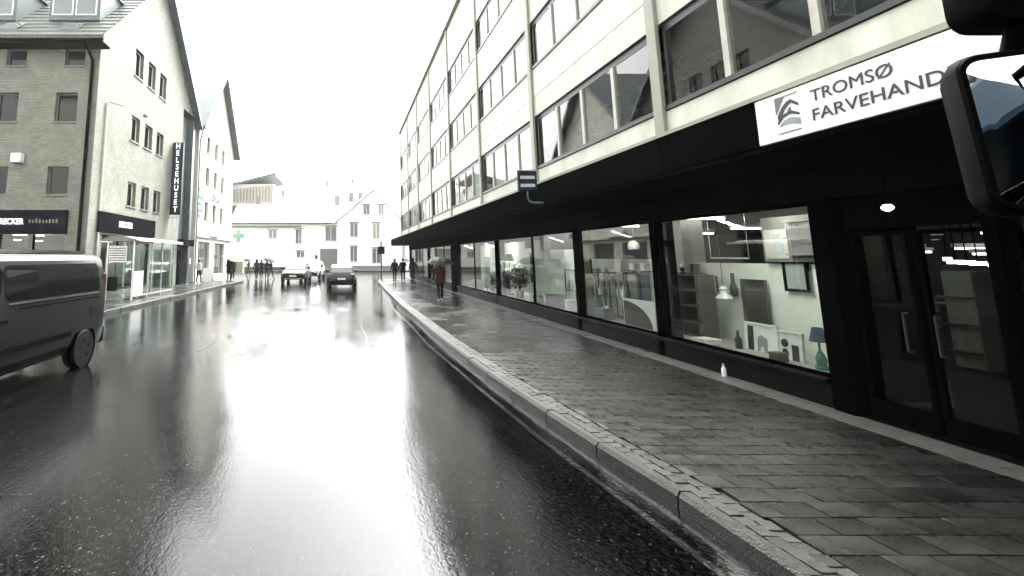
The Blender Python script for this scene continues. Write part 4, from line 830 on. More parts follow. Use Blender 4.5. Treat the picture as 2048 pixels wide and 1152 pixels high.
# brown office with fins up left
C = thing('finned_office', 'tan office block with upright fins on the hill at far left', 'building', (-17, 86, 0))
build('wall', MB().box(-24, -13.2, 86, 98, 0, 15.4), 'tan_wall', C); build('roof', MB().prism([(-24.5, 14.2), (-12.8, 17.1), (-12.8, 17.5), (-24.5, 14.6)], 'y', 85.4, 98.5), 'roof_dark', C)
for k in range(14): build('fin', MB().box(-21.0+.58*k, -20.9+.58*k, 85.55, 85.99, 12.0, 14.4+.06*k), 'grey_frame', C)
build('dark_band', MB().box(-21, -18.2, 85.7, 85.99, 9.6, 11.4), 'dark_frame', C); build('corner_post', MB().box(-18.15, -17.4, 85.5, 85.99, 5.5, 11.6), 'dark_frame', C); build('corner_post', MB().box(-16.3, -15.6, 85.5, 85.99, 9, 13), 'grey_frame', C)
for k in range(4): build('window', MB().box(-15.4+.55*k, -15.0+.55*k, 85.9, 85.99, 10.2, 11.6), 'dark_frame', C)
# houses behind the long white one
for i, (x0, x1, y_, h, wins, lab) in enumerate((((-12.5), -6.5, 84, 11.6, ((-10.5, -9.6, 9.3, 10.9),), 'white house roof peeking out behind the long low house'), (-4.5, .2, 86, 13.6, ((-1.9, -1.0, 11.4, 13.2),), 'narrow white house with one tall upper window behind the roofs'), (.4, 4.8, 90, 15.0, ((.8, 1.6, 12.6, 14.4), (2.6, 3.3, 12.6, 14.4)), 'tallest white house behind the front gable'))):
    t = thing('far_house', lab, 'house', ((x0+x1)/2, y_, 0), 0, 'houses behind the street end'); build('wall', MB().box(x0, x1, y_, y_+8, 0, h), 'white_wall', t); build('roof', MB().prism([(x0-.3, h), (x1+.3, h), ((x0+x1)/2, h+2.2)], 'y', y_-.3, y_+8), 'white_paint', t)
    for a, b, z0, z1 in wins: wf = build('window', MB().box(a, b, y_-.06, y_-.003, z0, z1), 'grey_frame', t); build('pane', MB().box(a+.08, b-.08, y_-.075, y_-.062, z0+.08, z1-.08), 'bright_glass', wf)
    build('chimney', MB().box(x0+.8, x0+1.4, y_+2, y_+2.7, h+.3, h+2.9), 'grey_frame', t)
# corner house on the right beyond the canopy
t = thing('corner_house', 'white corner house glimpsed beyond the canopy end', 'building', (13, 72, 0)); build('wall', MB().box(9.0, 20, 70.5, 84, 0, 9.2), 'white_wall', t); build('roof', MB().prism([(8.7, 9.2), (20.3, 9.2), (14.5, 12.8)], 'y', 70.2, 84), 'roof_dark', t)
for k in range(3): build('window', MB().box(9.6+2.4*k, 10.7+2.4*k, 70.42, 70.497, 4.6, 6.4), 'dark_frame', t)
# the row of houses on the left before the side street (behind the camera's left edge, seen in reflections)
t = thing('near_left_building', 'tall plaster street building left of the camera, seen in reflections', 'building', (-18, -10, 0))
hl = [(-34+3*k, -32.6+3*k, 4.6+3.2*j, 6.3+3.2*j) for k in range(13) for j in range(3)]
build('street_wall', MB().walls('x', -12.6, -12.3, -36, 6.5, ZS-.1, 14.5, hl), 'plaster', t); build('inner_mass', MB().box(-26, -12.9, -36, 6.4, 0, 14.4), 'core', t); build('end_wall', MB().box(-26, -12.61, 6.41, 6.6, ZS, 14.45), 'plaster', t)
build('shopfront', MB().box(-12.295, -12.2, -35, 5.5, .4, 3.2), 'car_glass', t); build('roof', MB().box(-26, -12, -36.2, 6.8, 14.52, 14.8), 'roof_dark', t)

# ------------------------------------------------------------------ bus shelter
SX0, SX1, SY0, SY1, SH = -10.45, -9.3, 20.9, 25.7, 2.72
t = thing('bus_shelter', 'glass bus shelter with curved roof on the left pavement', 'bus shelter', (-9.9, 23.3, ZS))
for x in (SX0, SX1):
    for y in (SY0, SY0+1.6, SY0+3.2, SY1): build('post', MB().box(x-.035, x+.035, y-.035, y+.035, ZS, SH), 'alu', t, bevel=.008)
arc = [(SX0-.25+(SX1-SX0+.6)*k/10, SH+.01+.24*math.sin(math.pi*(.12+.80*k/10))-.09) for k in range(11)]
rfo = build('roof', MB().prism(arc+[(x, z-.05) for x, z in arc[::-1]], 'y', SY0-.25, SY1+.25), 'white_paint', t, smooth=30)
build('roof_rim', MB().box(SX1+.345, SX1+.40, SY0-.27, SY1+.27, SH-.06, SH+.06), 'white_gloss', rfo); build('roof_end', MB().prism(arc+[(SX1+.3, SH-.06), (SX0-.2, SH-.06)], 'y', SY0-.262, SY0-.252), 'grey_frame', rfo)
def panel(x0, x1, y0, y1, z0, z1, m, nm='glass_panel'): return build(nm, MB().box(x0, x1, y0, y1, z0, z1), m, t)
panel(SX0+.05, SX1-.05, SY0-.006, SY0+.006, .35, 2.5, 'glass_shelter')
for k in range(3): panel(SX0-.006, SX0+.006, SY0+.05+1.6*k, SY0+1.55+1.6*k, .35, 2.5, 'glass_shelter')
panel(SX1-.006, SX1+.006, SY0+.05, SY0+1.1, .3, 1.35, 'frosted'); panel(SX1-.006, SX1+.006, SY0+.05, SY0+1.1, 1.36, 2.5, 'glass_shelter'); panel(SX1-.006, SX1+.006, SY0+3.25, SY1-.05, .35, 2.5, 'glass_shelter')
panel(SX1-.006, SX1+.006, SY0+1.65, SY0+3.15, .35, 2.5, 'glass_shelter')
build('timetable', MB().box(SX0+.08, SX1-.3, SY0-.04, SY0-.008, 1.75, 2.45), 'paper', t)
for k in range(6): build('timetable_line', MB().box(SX0+.10, SX1-.34, SY0-.046, SY0-.041, 1.80+.105*k, 1.85+.105*k), 'grey_print', t)
build('dark_panel', MB().box(SX0+.08, SX0+.5, SY0-.05, SY0-.008, .5, 1.1), 'black_frame', t)
build('bench', MB().box(SX0+.12, SX0+.5, SY0+.9, SY0+3.9, .55, .60), 'dark_wood', t); build('bench_leg', MB().box(SX0+.2, SX0+.26, SY0+1.2, SY0+1.26, ZS, .55), 'alu', t); build('bench_leg', MB().box(SX0+.2, SX0+.26, SY0+3.5, SY0+3.56, ZS, .55), 'alu', t)
build('poster_case', MB().box(SX0+.1, SX1-.1, SY1-.08, SY1-.03, .35, 2.4), 'alu', t); build('poster', MB().box(SX0+.17, SX1-.17, SY1-.095, SY1-.082, .45, 2.3), 'grey_art', t)
build('base_rail', MB().box(SX1-.05, SX1+.05, SY0+.04, SY1-.04, .24, .29), 'alu', t)

# ------------------------------------------------------------------ signs and bits on the pavements
p = Vector((2.95, 38.6, ZS)); t = thing('sign_post', 'slim dark post with a dark box sign at the pavement corner', 'sign post', p)
build('pole', MB().cyl((0, 0, 0), (0, 0, 3.15), .055, n=10), 'dark_frame', t, local=True, smooth=True); build('sign_plate', MB().box(-.28, .28, -.09, -.06, 2.1, 2.72), 'sign_dark', t, local=True, bevel=.01); build('foot', MB().lathe([(.14, 0), (.14, .04), (.06, .1)], n=12), 'dark_frame', t, local=True)
p = on_z(412, 557, ZS); t = thing('sandwich_board', 'white folding pavement board outside the plaster shop', 'sign', (-10.35, 36.0, ZS))
for s_ in (-1, 1): build('board', MB().prism([(s_*.02, 1.05), (s_*.05, 1.05), (s_*.36, .0), (s_*.33, .0)], 'x', -.36, .36), 'white_gloss', t, local=True)
build('print', MB().prism([(-.075, .92), (-.20, .5), (-.206, .5), (-.081, .92)], 'x', -.2, .22), 'grey_art', t, local=True)
# clothes rail
t = thing('clothes_rail', 'clothes rail with coats outside the plaster shop', 'clothes rail', (-10.7, 43.2, ZS))
build('frame', MB().tube([(-.05, -.0, 0), (-.05, 0, 1.75), (1.55, 0, 1.75), (1.55, 0, 0)], .025).box(-.1, 0, -.3, .3, 0, .04).box(1.5, 1.6, -.3, .3, 0, .04), 'alu', t, local=True)
for k in range(9):
    c = single('coat', MB().loft([[(-10.62+.165*k+x*w_, 43.2+y*d_, z) for x, y in ((-1, -1), (1, -1), (1, 1), (-1, 1))] for w_, d_, z in ((.075, .30, .55), (.075, .27, 1.1), (.07, .24, 1.6), (.05, .10, 1.72), (.02, .03, 1.80))]), 'cloth_black' if k < 4 else 'cloth_beige', ['black coat at the left end of the clothes rail', 'second black coat on the clothes rail', 'third black coat on the clothes rail', 'last black coat before the beige ones on the rail', 'first beige coat beside the black coats', 'second beige coat on the clothes rail', 'third beige coat on the clothes rail', 'fourth beige coat on the clothes rail', 'beige coat at the right end of the clothes rail'][k], 'coat', 'coats on the clothes rail')

# ------------------------------------------------------------------ vehicles
def wheel(parent, x, y, r, w_, side):
    wh = build('wheel', MB().lathe([(r*.56, -w_/2), (r*.93, -w_/2), (r, -w_/2+.03), (r, w_/2-.03), (r*.93, w_/2), (r*.56, w_/2)], (x, y, r), 24, 'x'), 'rubber', parent, smooth=True, local=True)
    s_ = side; mb = MB().lathe([(r*.58, s_*w_*.30), (r*.565, s_*w_*.46), (r*.50, s_*w_*.38), (r*.2, s_*w_*.34), (r*.16, s_*w_*.42), (.01, s_*w_*.42)][::1], (x, y, r), 20, 'x'); build('rim', mb, 'rim', wh, smooth=True, local=True)
    sp = MB()
    for k in range(5):
        a = 2*math.pi*k/5+.3; sp.cyl((x+s_*w_*.40, y+r*.26*math.cos(a), r+r*.26*math.sin(a)), (x+s_*w_*.40, y+r*.46*math.cos(a), r+r*.46*math.sin(a)), .018, .042, 6)
    build('rim_slot', sp, 'car_plastic', wh, local=True); return wh
def car(label, loc, rz, paint, L, W, H, front_lamps=True, glass='bright_glass', group=None, suv=False):
    t = thing('parked_car' if False else 'car', label, 'car', loc, rz, group); hw = W/2; zb = .30 if suv else .22; belt = H*.64; hl_ = L/2
    st = [(-hl_, .72, zb+.16, belt*.72), (-hl_+.08, .90, zb+.05, belt*.95), (-hl_+.5, .985, zb, belt), (-.6, 1, zb, belt), (.7, 1, zb, belt*.985), (hl_*.62, .985, zb, belt*.94), (hl_-.25, .93, zb+.03, belt*.84), (hl_-.05, .82, zb+.08, belt*.72), (hl_, .68, zb+.16, belt*.60)]
    rings = []
    for y, k, z0, z1 in st:
        h_ = hw*k; half = [(h_*.80, z0), (h_*.96, z0+.08), (h_, z0+(z1-z0)*.45), (h_*.985, z0+(z1-z0)*.75), (h_*.93, z1-.03), (h_*.82, z1)]
        rings.append([(x, y, z) for x, z in half]+[(-x, y, z) for x, z in half[::-1]])
    body = build('body', MB().loft(rings), paint, t, smooth=35, local=True)
    # cabin
    yb0, yb1, yt0, yt1 = -hl_+.12, hl_*.44, -hl_+(.55 if suv else .62), hl_*.02; wb, wt = hw*.90, hw*.70; zt = H
    def ring(y, yy, z, w_): return None
    cab = [[(-wb, yb0, belt-.04), (wb, yb0, belt-.04), (wb, yb1, belt-.06), (-wb, yb1, belt-.06)], [(-wb*.87, yb0+(yt0-yb0)*.6, belt+(zt-belt)*.65), (wb*.87, yb0+(yt0-yb0)*.6, belt+(zt-belt)*.65), (wb*.87, yb1+(yt1-yb1)*.62, belt+(zt-belt)*.65), (-wb*.87, yb1+(yt1-yb1)*.62, belt+(zt-belt)*.65)],
           [(-wt*1.02, yt0, zt-.06), (wt*1.02, yt0, zt-.06), (wt*1.02, yt1, zt-.07), (-wt*1.02, yt1, zt-.07)], [(-wt*.85, yt0+.15, zt), (wt*.85, yt0+.15, zt), (wt*.85, yt1-.2, zt), (-wt*.85, yt1-.2, zt)]]
    cb = build('cabin', MB().loft(cab), paint, t, smooth=25, local=True)
    def quad(i, j, u0, u1, v0, v1, off, nm, m):
        A0, A1 = Vector(cab[0][i]), Vector(cab[0][j]); B0, B1 = Vector(cab[1][i]), Vector(cab[1][j]); C0, C1 = Vector(cab[2][i]), Vector(cab[2][j])
        def P(u, v):
            lo, mi_, hi = A0.lerp(A1, u), B0.lerp(B1, u), C0.lerp(C1, u); return lo.lerp(mi_, v/.65) if v < .65 else mi_.lerp(hi, (v-.65)/.35)
        n = (A1-A0).cross(C0-A0).normalized(); mb = MB(); vs_ = [0, .65, 1]; vs_ = [v0, .65, v1]; pts_ = []
        for v in vs_:
            for u in (u0, u1): pts_.append(P(u, v)+n*off)
        pts2 = [p_-n*(off+.01) for p_ in pts_]
        mb.add(pts_+pts2, [(0, 1, 3, 2), (2, 3, 5, 4), (6, 8, 9, 7), (8, 10, 11, 9), (0, 6, 7, 1), (4, 5, 11, 10), (0, 2, 8, 6), (2, 4, 10, 8), (1, 7, 9, 3), (3, 9, 11, 5)]); return build(nm, mb, m, cb, local=True)
    quad(0, 1, .08, .92, .12, .92, .012, 'rear_window', glass); quad(2, 3, .06, .94, .08, .94, .012, 'windscreen', glass)
    for i, j in ((1, 2), (3, 0)):
        a_, b_ = (.12, .50) if i == 1 else (.50, .88); quad(i, j, .10, .50, .15, .9, .010, 'side_window', glass); quad(i, j, .53, .90, .15, .9, .010, 'side_window', glass)
    r = .36 if suv else .33
    for sx in (-1, 1):
        for y in (-hl_*.62, hl_*.64):
            build('wheel_arch', MB().lathe([(r*1.17, -.02), (r*1.17, .012), (r*.9, .012)] if sx > 0 else [(r*1.17, .02), (r*1.17, -.012), (r*.9, -.012)], (sx*hw*.985, y, r*1.02), 22, 'x'), 'car_plastic', body, local=True); wheel(t, sx*(hw-.09), y, r, .22, sx)
        m = build('wing_mirror', MB().box(sx*(hw-.06), sx*(hw+.16), hl_*.30, hl_*.30+.10, belt+.02, belt+.17), paint if not suv else 'car_plastic', body, bevel=.03, local=True)
        build('tail_light', MB().box(sx*hw*.58, sx*hw*.90, -hl_-.005+.06, -hl_+.22, belt*.78, belt*.95), 'tail_red', body, bevel=.03, local=True)
        build('headlight', MB().box(sx*hw*.50, sx*hw*.88, hl_-.26, hl_-.06, belt*.66, belt*.80), 'lamp_clear', body, bevel=.03, local=True)
    build('rear_bumper', MB().box(-hw*.82, hw*.82, -hl_-.05, -hl_+.2, zb, zb+.30), 'car_plastic', body, bevel=.05, local=True); build('front_bumper', MB().box(-hw*.80, hw*.80, hl_-.2, hl_+.05, zb, zb+.30), 'car_plastic', body, bevel=.05, local=True)
    build('grille', MB().box(-hw*.46, hw*.46, hl_-.06, hl_+.02, belt*.55, belt*.72), 'car_plastic', body, bevel=.02, local=True)
    build('chrome_strip', MB().box(-hw*.7, hw*.7, hl_+.04, hl_+.065, zb+.06, zb+.10), 'chrome', body, local=True)
    build('number_plate', MB().box(-.26, .26, -hl_-.075, -hl_-.052, zb+.335, zb+.445), 'plate', body, local=True); build('number_plate', MB().box(-.26, .26, hl_+.052, hl_+.07, zb+.22, zb+.33), 'plate', body, local=True)
    return t
car('dark red hatchback driving away in the middle of the wet street', (-.22, 32.4, 0), 0, 'red_paint', 4.3, 1.86, 1.50)
car('dark oncoming crossover with headlights facing the camera', (-3.85, 38.2, 0), math.pi-.04, 'black_paint', 4.3, 1.95, 1.62, suv=True)
car('pale green car half hidden behind the dark crossover', (-3.0, 44.4, 0), math.pi-.10, 'pale_paint', 4.3, 1.85, 1.62, suv=True)
# van
VX = -5.68; VYR = 9.5
t = thing('van', 'dark grey passenger van passing close on the left', 'van', (VX, VYR-2.6, 0), math.pi)      # front towards the camera
prof = [(.80, .28), (.93, .36), (.975, .55), (.985, .80), (.98, 1.10), (.965, 1.32), (.90, 1.75), (.86, 1.90), (.78, 1.98), (.60, 2.03)]
def vx(z):
    for (xa, za), (xb, zb_) in zip(prof, prof[1:]):
        if za <= z <= zb_: return xa+(xb-xa)*(z-za)/(zb_-za)
    return prof[-1][0]
sts = [(-2.6, .93, .985), (-2.52, .985, 1), (-2.3, 1, 1), (-1, 1, 1), (.6, 1, 1), (1.1, 1, .985), (1.55, .99, .90), (2.0, .97, .66), (2.35, .93, .55), (2.5, .86, .48)]
vb = build('body', MB().loft([[(x*kx_, y, .28+(z-.28)*kz) for x, z in prof]+[(-x*kx_, y, .28+(z-.28)*kz) for x, z in prof[::-1]] for y, kx_, kz in sts]), 'van_paint', t, smooth=30, local=True)
def side_shape(pts_, nm, m, off=.006, th=.012, sides=(-1, 1), par=None):
    for s_ in sides:
        mb = MB(); n = len(pts_); a_ = [(s_*(vx(z)+off), y, z) for y, z in pts_]; b_ = [(s_*(vx(z)+off-th), y, z) for y, z in pts_]
        # split at rows so the sheet follows the bulge of the side
        mb.add(a_+b_, [tuple(range(n)), tuple(range(n, 2*n))[::-1]]+[(i, (i+1) % n, n+(i+1) % n, n+i) for i in range(n)]); build(nm, mb, m, par or vb, local=True)
def rr(y0, y1, z0, z1, r_=.10, sk=0.0):
    o = []
    for cx, cz, a0 in ((y1-r_, z1-r_, 0), (y0+r_, z1-r_, 90), (y0+r_, z0+r_, 180), (y1-r_, z0+r_, 270)):
        for k in range(4): a = R(a0+30*k); o.append((cx+r_*math.cos(a)+sk*(cz-z0), cz+r_*math.sin(a)))
    return o
side_shape(rr(-2.32, .22, 1.33, 1.84, .10), 'rear_side_window', 'van_glass'); side_shape(rr(.36, 1.32, 1.33, 1.80, .10, -.35), 'front_side_window', 'van_glass')
side_shape([(-2.25, 1.285), (.16, 1.285), (.16, 1.312), (-2.25, 1.312)], 'reflection_strip', 'chrome', .012)  # bright strip imitates the reflection along the window bottom
side_shape([(-.08, .42), (-.065, .42), (-.065, 1.28), (-.08, 1.28)], 'door_seam', 'car_plastic', .002, .004); side_shape([(.34, .42), (.355, .42), (.355, 1.28), (.34, 1.28)], 'door_seam', 'car_plastic', .002, .004)
side_shape([(-1.36, .80), (-1.348, .80), (-1.348, 1.28), (-1.36, 1.28)], 'door_seam', 'car_plastic', .002, .004); side_shape([(-2.3, 1.20), (-.08, 1.20), (-.08, 1.222), (-2.3, 1.222)], 'door_rail', 'car_plastic', .003, .006); side_shape(rr(-2.2, -2.0, .88, 1.06, .03), 'fuel_flap', 'van_paint', .006, .01, (-1,)); side_shape([(-1.38, .37), (.92, .37), (.92, .46), (-1.38, .46)], 'sill_trim', 'car_plastic', .01, .014)
side_shape([(-1.4, .62), (.9, .62), (.9, .70), (-1.4, .70)], 'rub_strip', 'car_plastic', .018, .02); side_shape([(.20, 1.05), (.36, 1.05), (.36, 1.09), (.20, 1.09)], 'door_handle', 'car_plastic', .03, .03)
build('roof_rail', MB().box(-.70, -.64, -2.2, .9, 2.02, 2.07).box(.64, .70, -2.2, .9, 2.02, 2.07), 'chrome', vb, local=True)
build('rear_window', MB().box(-.72, .72, -2.625, -2.60, 1.32, 1.80), 'car_glass', vb, local=True); build('windscreen', MB().prism([(1.16, 1.92), (1.93, 1.30), (1.95, 1.32), (1.18, 1.95)], 'x', -.78, .78), 'car_glass', vb, local=True)
for s_ in (-1, 1):
    build('tail_light', MB().box(s_*.80, s_*.93, -2.62, -2.52, .95, 1.65), 'tail_red', vb, local=True, bevel=.02)
    build('headlight', MB().box(s_*.5, s_*.85, 2.3, 2.47, .80, .98), 'lamp_clear', vb, local=True, bevel=.03)
    build('wing_mirror', MB().box(s_*1.0, s_*1.2, 1.35, 1.45, 1.15, 1.42), 'car_plastic', vb, local=True, bevel=.03)
    for y in (-1.85, 1.35):
        build('wheel_arch', MB().lathe([(.41, s_*-.05), (.41, s_*.004), (.33, s_*.004)], (s_*.975, y, .36), 24, 'x'), 'black_frame', vb, local=True); wheel(t, s_*.885, y, .335, .22, s_)
build('rear_bumper', MB().box(-.93, .93, -2.68, -2.5, .32, .62), 'car_plastic', vb, local=True, bevel=.04); build('front_bumper', MB().box(-.85, .85, 2.4, 2.56, .30, .60), 'car_plastic', vb, local=True, bevel=.04); build('number_plate', MB().box(-.26, .26, -2.70, -2.682, .70, .81), 'plate', vb, local=True)

# ------------------------------------------------------------------ people and umbrellas
def person(label, loc, rz, h, jacket, trousers, shoes='cloth_black', stride=0.0, arms=('down', 'down'), coat=None, hood=False, group=None, hair='hair'):
    t = thing('person', label, 'person', loc, rz, group); k = h/1.75; s = stride
    V = {'pel': (0, 0, .95), 'sp': (0, 0, 1.14), 'ch': (0, 0, 1.33), 'nk': (0, .01, 1.47), 'hb': (0, .02, 1.56), 'hm': (0, .03, 1.63), 'ht': (0, .02, 1.70)}
    Rr = {'pel': (.15, .11), 'sp': (.135, .10), 'ch': (.16, .11), 'nk': (.055, .055), 'hb': (.062, .07), 'hm': (.078, .092), 'ht': (.058, .068)}
    E_ = [('pel', 'sp'), ('sp', 'ch'), ('ch', 'nk'), ('nk', 'hb'), ('hb', 'hm'), ('hm', 'ht')]
    for q, arm in zip((-1, 1), arms):
        n = 'L' if q < 0 else 'R'; f = q*s
        V.update({n+'h': (q*.09, 0, .90), n+'k': (q*.10, f*.5+.03, .50), n+'a': (q*.10, f if f > 0 else f*1.1, .09+(0.06 if f < 0 else 0)), n+'t': (q*.115, (f if f > 0 else f*1.1)+.15, .045)})
        Rr.update({n+'h': (.095, .10), n+'k': (.062, .065), n+'a': (.045, .05), n+'t': (.045, .035)}); E_ += [('pel', n+'h'), (n+'h', n+'k'), (n+'k', n+'a'), (n+'a', n+'t')]
        A_ = {'down': [(q*.26, -.02-f*.25, 1.13), (q*.27, .05-f*.5, .90), (q*.27, .08-f*.55, .82)], 'hold': [(q*.24, .08, 1.14), (q*.13, .28, 1.22), (q*.10, .33, 1.28)], 'side': [(q*.30, .05, 1.16), (q*.42, .22, 1.28), (q*.45, .27, 1.34)]}[arm]
        V.update({n+'s': (q*.18, 0, 1.40), n+'e': A_[0], n+'w': A_[1], n+'p': A_[2]}); Rr.update({n+'s': (.065, .07), n+'e': (.05, .05), n+'w': (.035, .035), n+'p': (.045, .03)}); E_ += [('ch', n+'s'), (n+'s', n+'e'), (n+'e', n+'w'), (n+'w', n+'p')]
    ks = list(V); me = bpy.data.meshes.new('body'); me.from_pydata([tuple(c*k for c in V[q]) for q in ks], [(ks.index(a), ks.index(b)) for a, b in E_], [])
    o = bpy.data.objects.new('body', me); col.objects.link(o); o.modifiers.new('skin', 'SKIN'); su = o.modifiers.new('sub', 'SUBSURF'); su.levels = 2; su.render_levels = 2
    for i, q in enumerate(ks): sv = me.skin_vertices[0].data[i]; sv.radius = (Rr[q][0]*k, Rr[q][1]*k); sv.use_root = (q == 'pel')
    dg = bpy.context.evaluated_depsgraph_get(); dg.update(); nm = bpy.data.meshes.new_from_object(o.evaluated_get(dg)); bpy.data.objects.remove(o)
    for m in (jacket, trousers, shoes, 'skin'): nm.materials.append(MATS[m])
    pw = [Vector(V[n+'p'])*k for n in 'LR']
    for p_ in nm.polygons:
        c = p_.center; z = c.z/k
        p_.material_index = 3 if z > 1.49 or any((c-w_).length < .075*k for w_ in pw) else (2 if z < .12 else (1 if z < .93 else 0))
    nm.shade_smooth(); nm.name = 'body'; b = bpy.data.objects.new('body', nm); link(b, t)
    hd = [Vector((0, .012, z)) for z in (1.53, 1.60, 1.68, 1.74)]
    rad = (.075, .098, .092, .03) if not hood else (.11, .12, .11, .035)
    build('hood' if hood else 'hair', MB().lathe([(rad[0]*k, 1.50*k), (rad[1]*k, 1.60*k), (rad[2]*k, 1.69*k), (rad[3]*k, 1.755*k)], (0, -.022*k, 0), 14), jacket if hood else hair, t, smooth=60, local=True)
    if not hood:
        build('face', MB().lathe([(.05*k, 1.53*k), (.068*k, 1.58*k), (.07*k, 1.64*k), (.05*k, 1.67*k)], (0, .05*k, 0), 12), 'skin', t, smooth=60, local=True); build('nose', MB().cyl((0, .11*k, 1.62*k), (0, .135*k, 1.585*k), .008*k, .014*k, 6), 'skin', t, local=True)
    if coat:
        z0 = coat; build('coat', MB().lathe([(.245*k, z0*k), (.225*k, (z0+.95)/2*k), (.185*k, 1.05*k), (.195*k, 1.25*k), (.19*k, 1.38*k), (.10*k, 1.47*k), (.085*k, 1.50*k)], n=18, sy=.72), jacket, t, smooth=60, local=True)
    return t, (Vector(V['Rp'])*k)
def umbrella(label, hand, r, m, tilt=(0, 0, 0), shaft=.75, group=None):
    t = thing('umbrella', label, 'umbrella', hand, 0, group); t.rotation_euler = tilt; n = 8; mb = MB(); rings = []; top = shaft
    for q, (rr_, z) in enumerate(((.02, top+.26), (.35, top+.225), (.68, top+.13), (1.0, top-.03))):
        rings.append([(rr_*r*(1 if (i % 2 == 0 or q < 3) else .93)*math.cos(math.pi*i/n), rr_*r*(1 if (i % 2 == 0 or q < 3) else .93)*math.sin(math.pi*i/n), z*1.0+(0 if i % 2 == 0 else .012*q)) for i in range(2*n)])
    mb.loft(rings, cap=False); o = build('canopy', mb, m, t, local=True); sm = o.modifiers.new('thick', 'SOLIDIFY'); sm.thickness = .006
    build('shaft', MB().cyl((0, 0, -.08), (0, 0, top+.33), .009, n=8), 'dark_frame', t, local=True); build('handle', MB().tube([(0, 0, -.08), (0, 0, -.16), (.03, 0, -.20), (.06, 0, -.17)], .014), 'black_print', t, local=True)
    for i in range(n): a = 2*math.pi*i/n; build('rib', MB().tube([(.01*math.cos(a), .01*math.sin(a), top+.24), (.35*r*math.cos(a), .35*r*math.sin(a), top+.205), (.68*r*math.cos(a), .68*r*math.sin(a), top+.11), (.99*r*math.cos(a), .99*r*math.sin(a), top-.04)], .004, 4), 'dark_frame', t, local=True)
    return t
def held(pers, hand, rz, label, r, m, tilt=(0, 0, 0), shaft=.62):
    p = Vector(pers.location)+Matrix.Rotation(rz, 3, 'Z') @ hand; umbrella(label, p, r, m, tilt, shaft)
P_, hd_ = person('person in red jacket and black trousers walking away under umbrella', (4.02, 20.2, ZS), .05, 1.72, 'cloth_red', 'cloth_black', 'cloth_white', .16, ('down', 'hold'), .78); held(P_, hd_, .05, 'large grey-green umbrella over the red jacket', .60, 'umb_green', (R(6), 0, 0), .34)
P_, hd_ = person('person in white shirt and dark trousers by the plaster wall', (-10.6, 34.6, ZS), -.4, 1.74, 'cloth_white', 'cloth_black', stride=.12)
P_, hd_ = person('tall person in black standing at the left kerb under umbrella', (-8.55, 35.3, ZS), 2.6, 1.82, 'cloth_black', 'cloth_black', stride=.04, arms=('down', 'hold'), coat=.80); held(P_, hd_, 2.6, 'dark patterned umbrella tilted by the left kerb', .56, 'umb_pattern', (R(-4), R(22), 0), .42)
P_, hd_ = person('distant person striding across the street under thin umbrella', (-10.4, 51.5, 0), 1.3, 1.72, 'cloth_black', 'cloth_grey', stride=.26, arms=('down', 'hold')); held(P_, hd_, 1.3, 'flat dark umbrella of the distant striding person', .55, 'umb_dark', (0, R(-8), 0), .30)
P_, hd_ = person('person in long dark hooded coat crossing, left of the group', (-8.02, 43.2, 0), .5, 1.80, 'cloth_black', 'cloth_black', stride=.15, coat=.70, hood=True)
P_, hd_ = person('person in grey coat in the middle of the crossing group', (-7.25, 44.2, 0), .2, 1.74, 'cloth_grey', 'cloth_grey', stride=.06, arms=('down', 'hold'), coat=.62); held(P_, hd_, .2, 'dark umbrella shared by the crossing group', .62, 'umb_dark', (0, R(14), 0), .36)
P_, hd_ = person('person in black jacket walking at the right of the crossing group', (-6.78, 43.6, 0), -1.2, 1.70, 'cloth_black', 'cloth_black', stride=.24, coat=.85)
P_, hd_ = person('person in short dark jacket close behind the hooded coat', (-7.72, 43.9, 0), .3, 1.76, 'cloth_navy', 'cloth_black', stride=.18, coat=.86)
P_, hd_ = person('person in black beside the clothes rail', (-9.75, 41.5, ZS), .6, 1.75, 'cloth_black', 'cloth_black', stride=.05, coat=.6)
P_, hd_ = person('person in black walking on the far right pavement near the kerb', (3.75, 36.0, ZS), .1, 1.76, 'cloth_black', 'cloth_black', stride=.14, coat=.82)
P_, hd_ = person('person in dark navy coat beside the far canopy end', (4.45, 36.6, ZS), .0, 1.78, 'cloth_navy', 'cloth_black', stride=.12, arms=('down', 'hold'), coat=.70); held(P_, hd_, 0, 'pale umbrella held low between two far walkers', .52, 'umb_pale', (0, R(-6), 0), .20)
P_, hd_ = person('dark figure closest to the far shop windows', (5.2, 36.5, ZS), .2, 1.80, 'cloth_black', 'cloth_black', stride=.1, coat=.75, hood=True)

# ------------------------------------------------------------------ the bus that carries the camera: front, side and the wing mirror in view
bus = thing('bus', 'dark bus wing mirror and arm hanging at the top right edge', 'bus', (0, -5.5, 0))
BX = 1.24
bb = build('body', MB().box(-1.25, BX, -11.5, -.25, .35, 1.15).box(-1.25, BX, -11.5, -.25, 2.75, 3.1).box(-1.25, BX, -11.5, -11.4, 1.15, 2.75), 'sign_blue', bus, bevel=.04)
for y in (-11.3, -9.2, -7.1, -5.0, -2.9, -.5):
    build('window_post', MB().box(BX-.06, BX-.005, y, y+.16, 1.15, 2.75).box(-1.245, -1.19, y, y+.16, 1.15, 2.75), 'car_plastic', bus)
for k, y in enumerate((-9.2, -7.1, -5.0, -2.9, -.5)): build('window', MB().box(BX-.04, BX-.02, y-1.93, y-.005, 1.16, 2.74).box(-1.22, -1.20, y-1.93, y-.005, 1.16, 2.74), 'car_glass', bus)
dr = build('door', MB().box(BX+.002, BX+.03, -1.75, -.55, .4, 2.65), 'car_plastic', bus); build('door_pane', MB().box(BX+.031, BX+.038, -1.65, -1.2, .6, 2.5).box(BX+.031, BX+.038, -1.1, -.65, .6, 2.5), 'bright_glass', dr); build('door_rail', MB().box(BX+.04, BX+.06, -1.19, -1.16, .9, 2.2), 'chrome', dr)
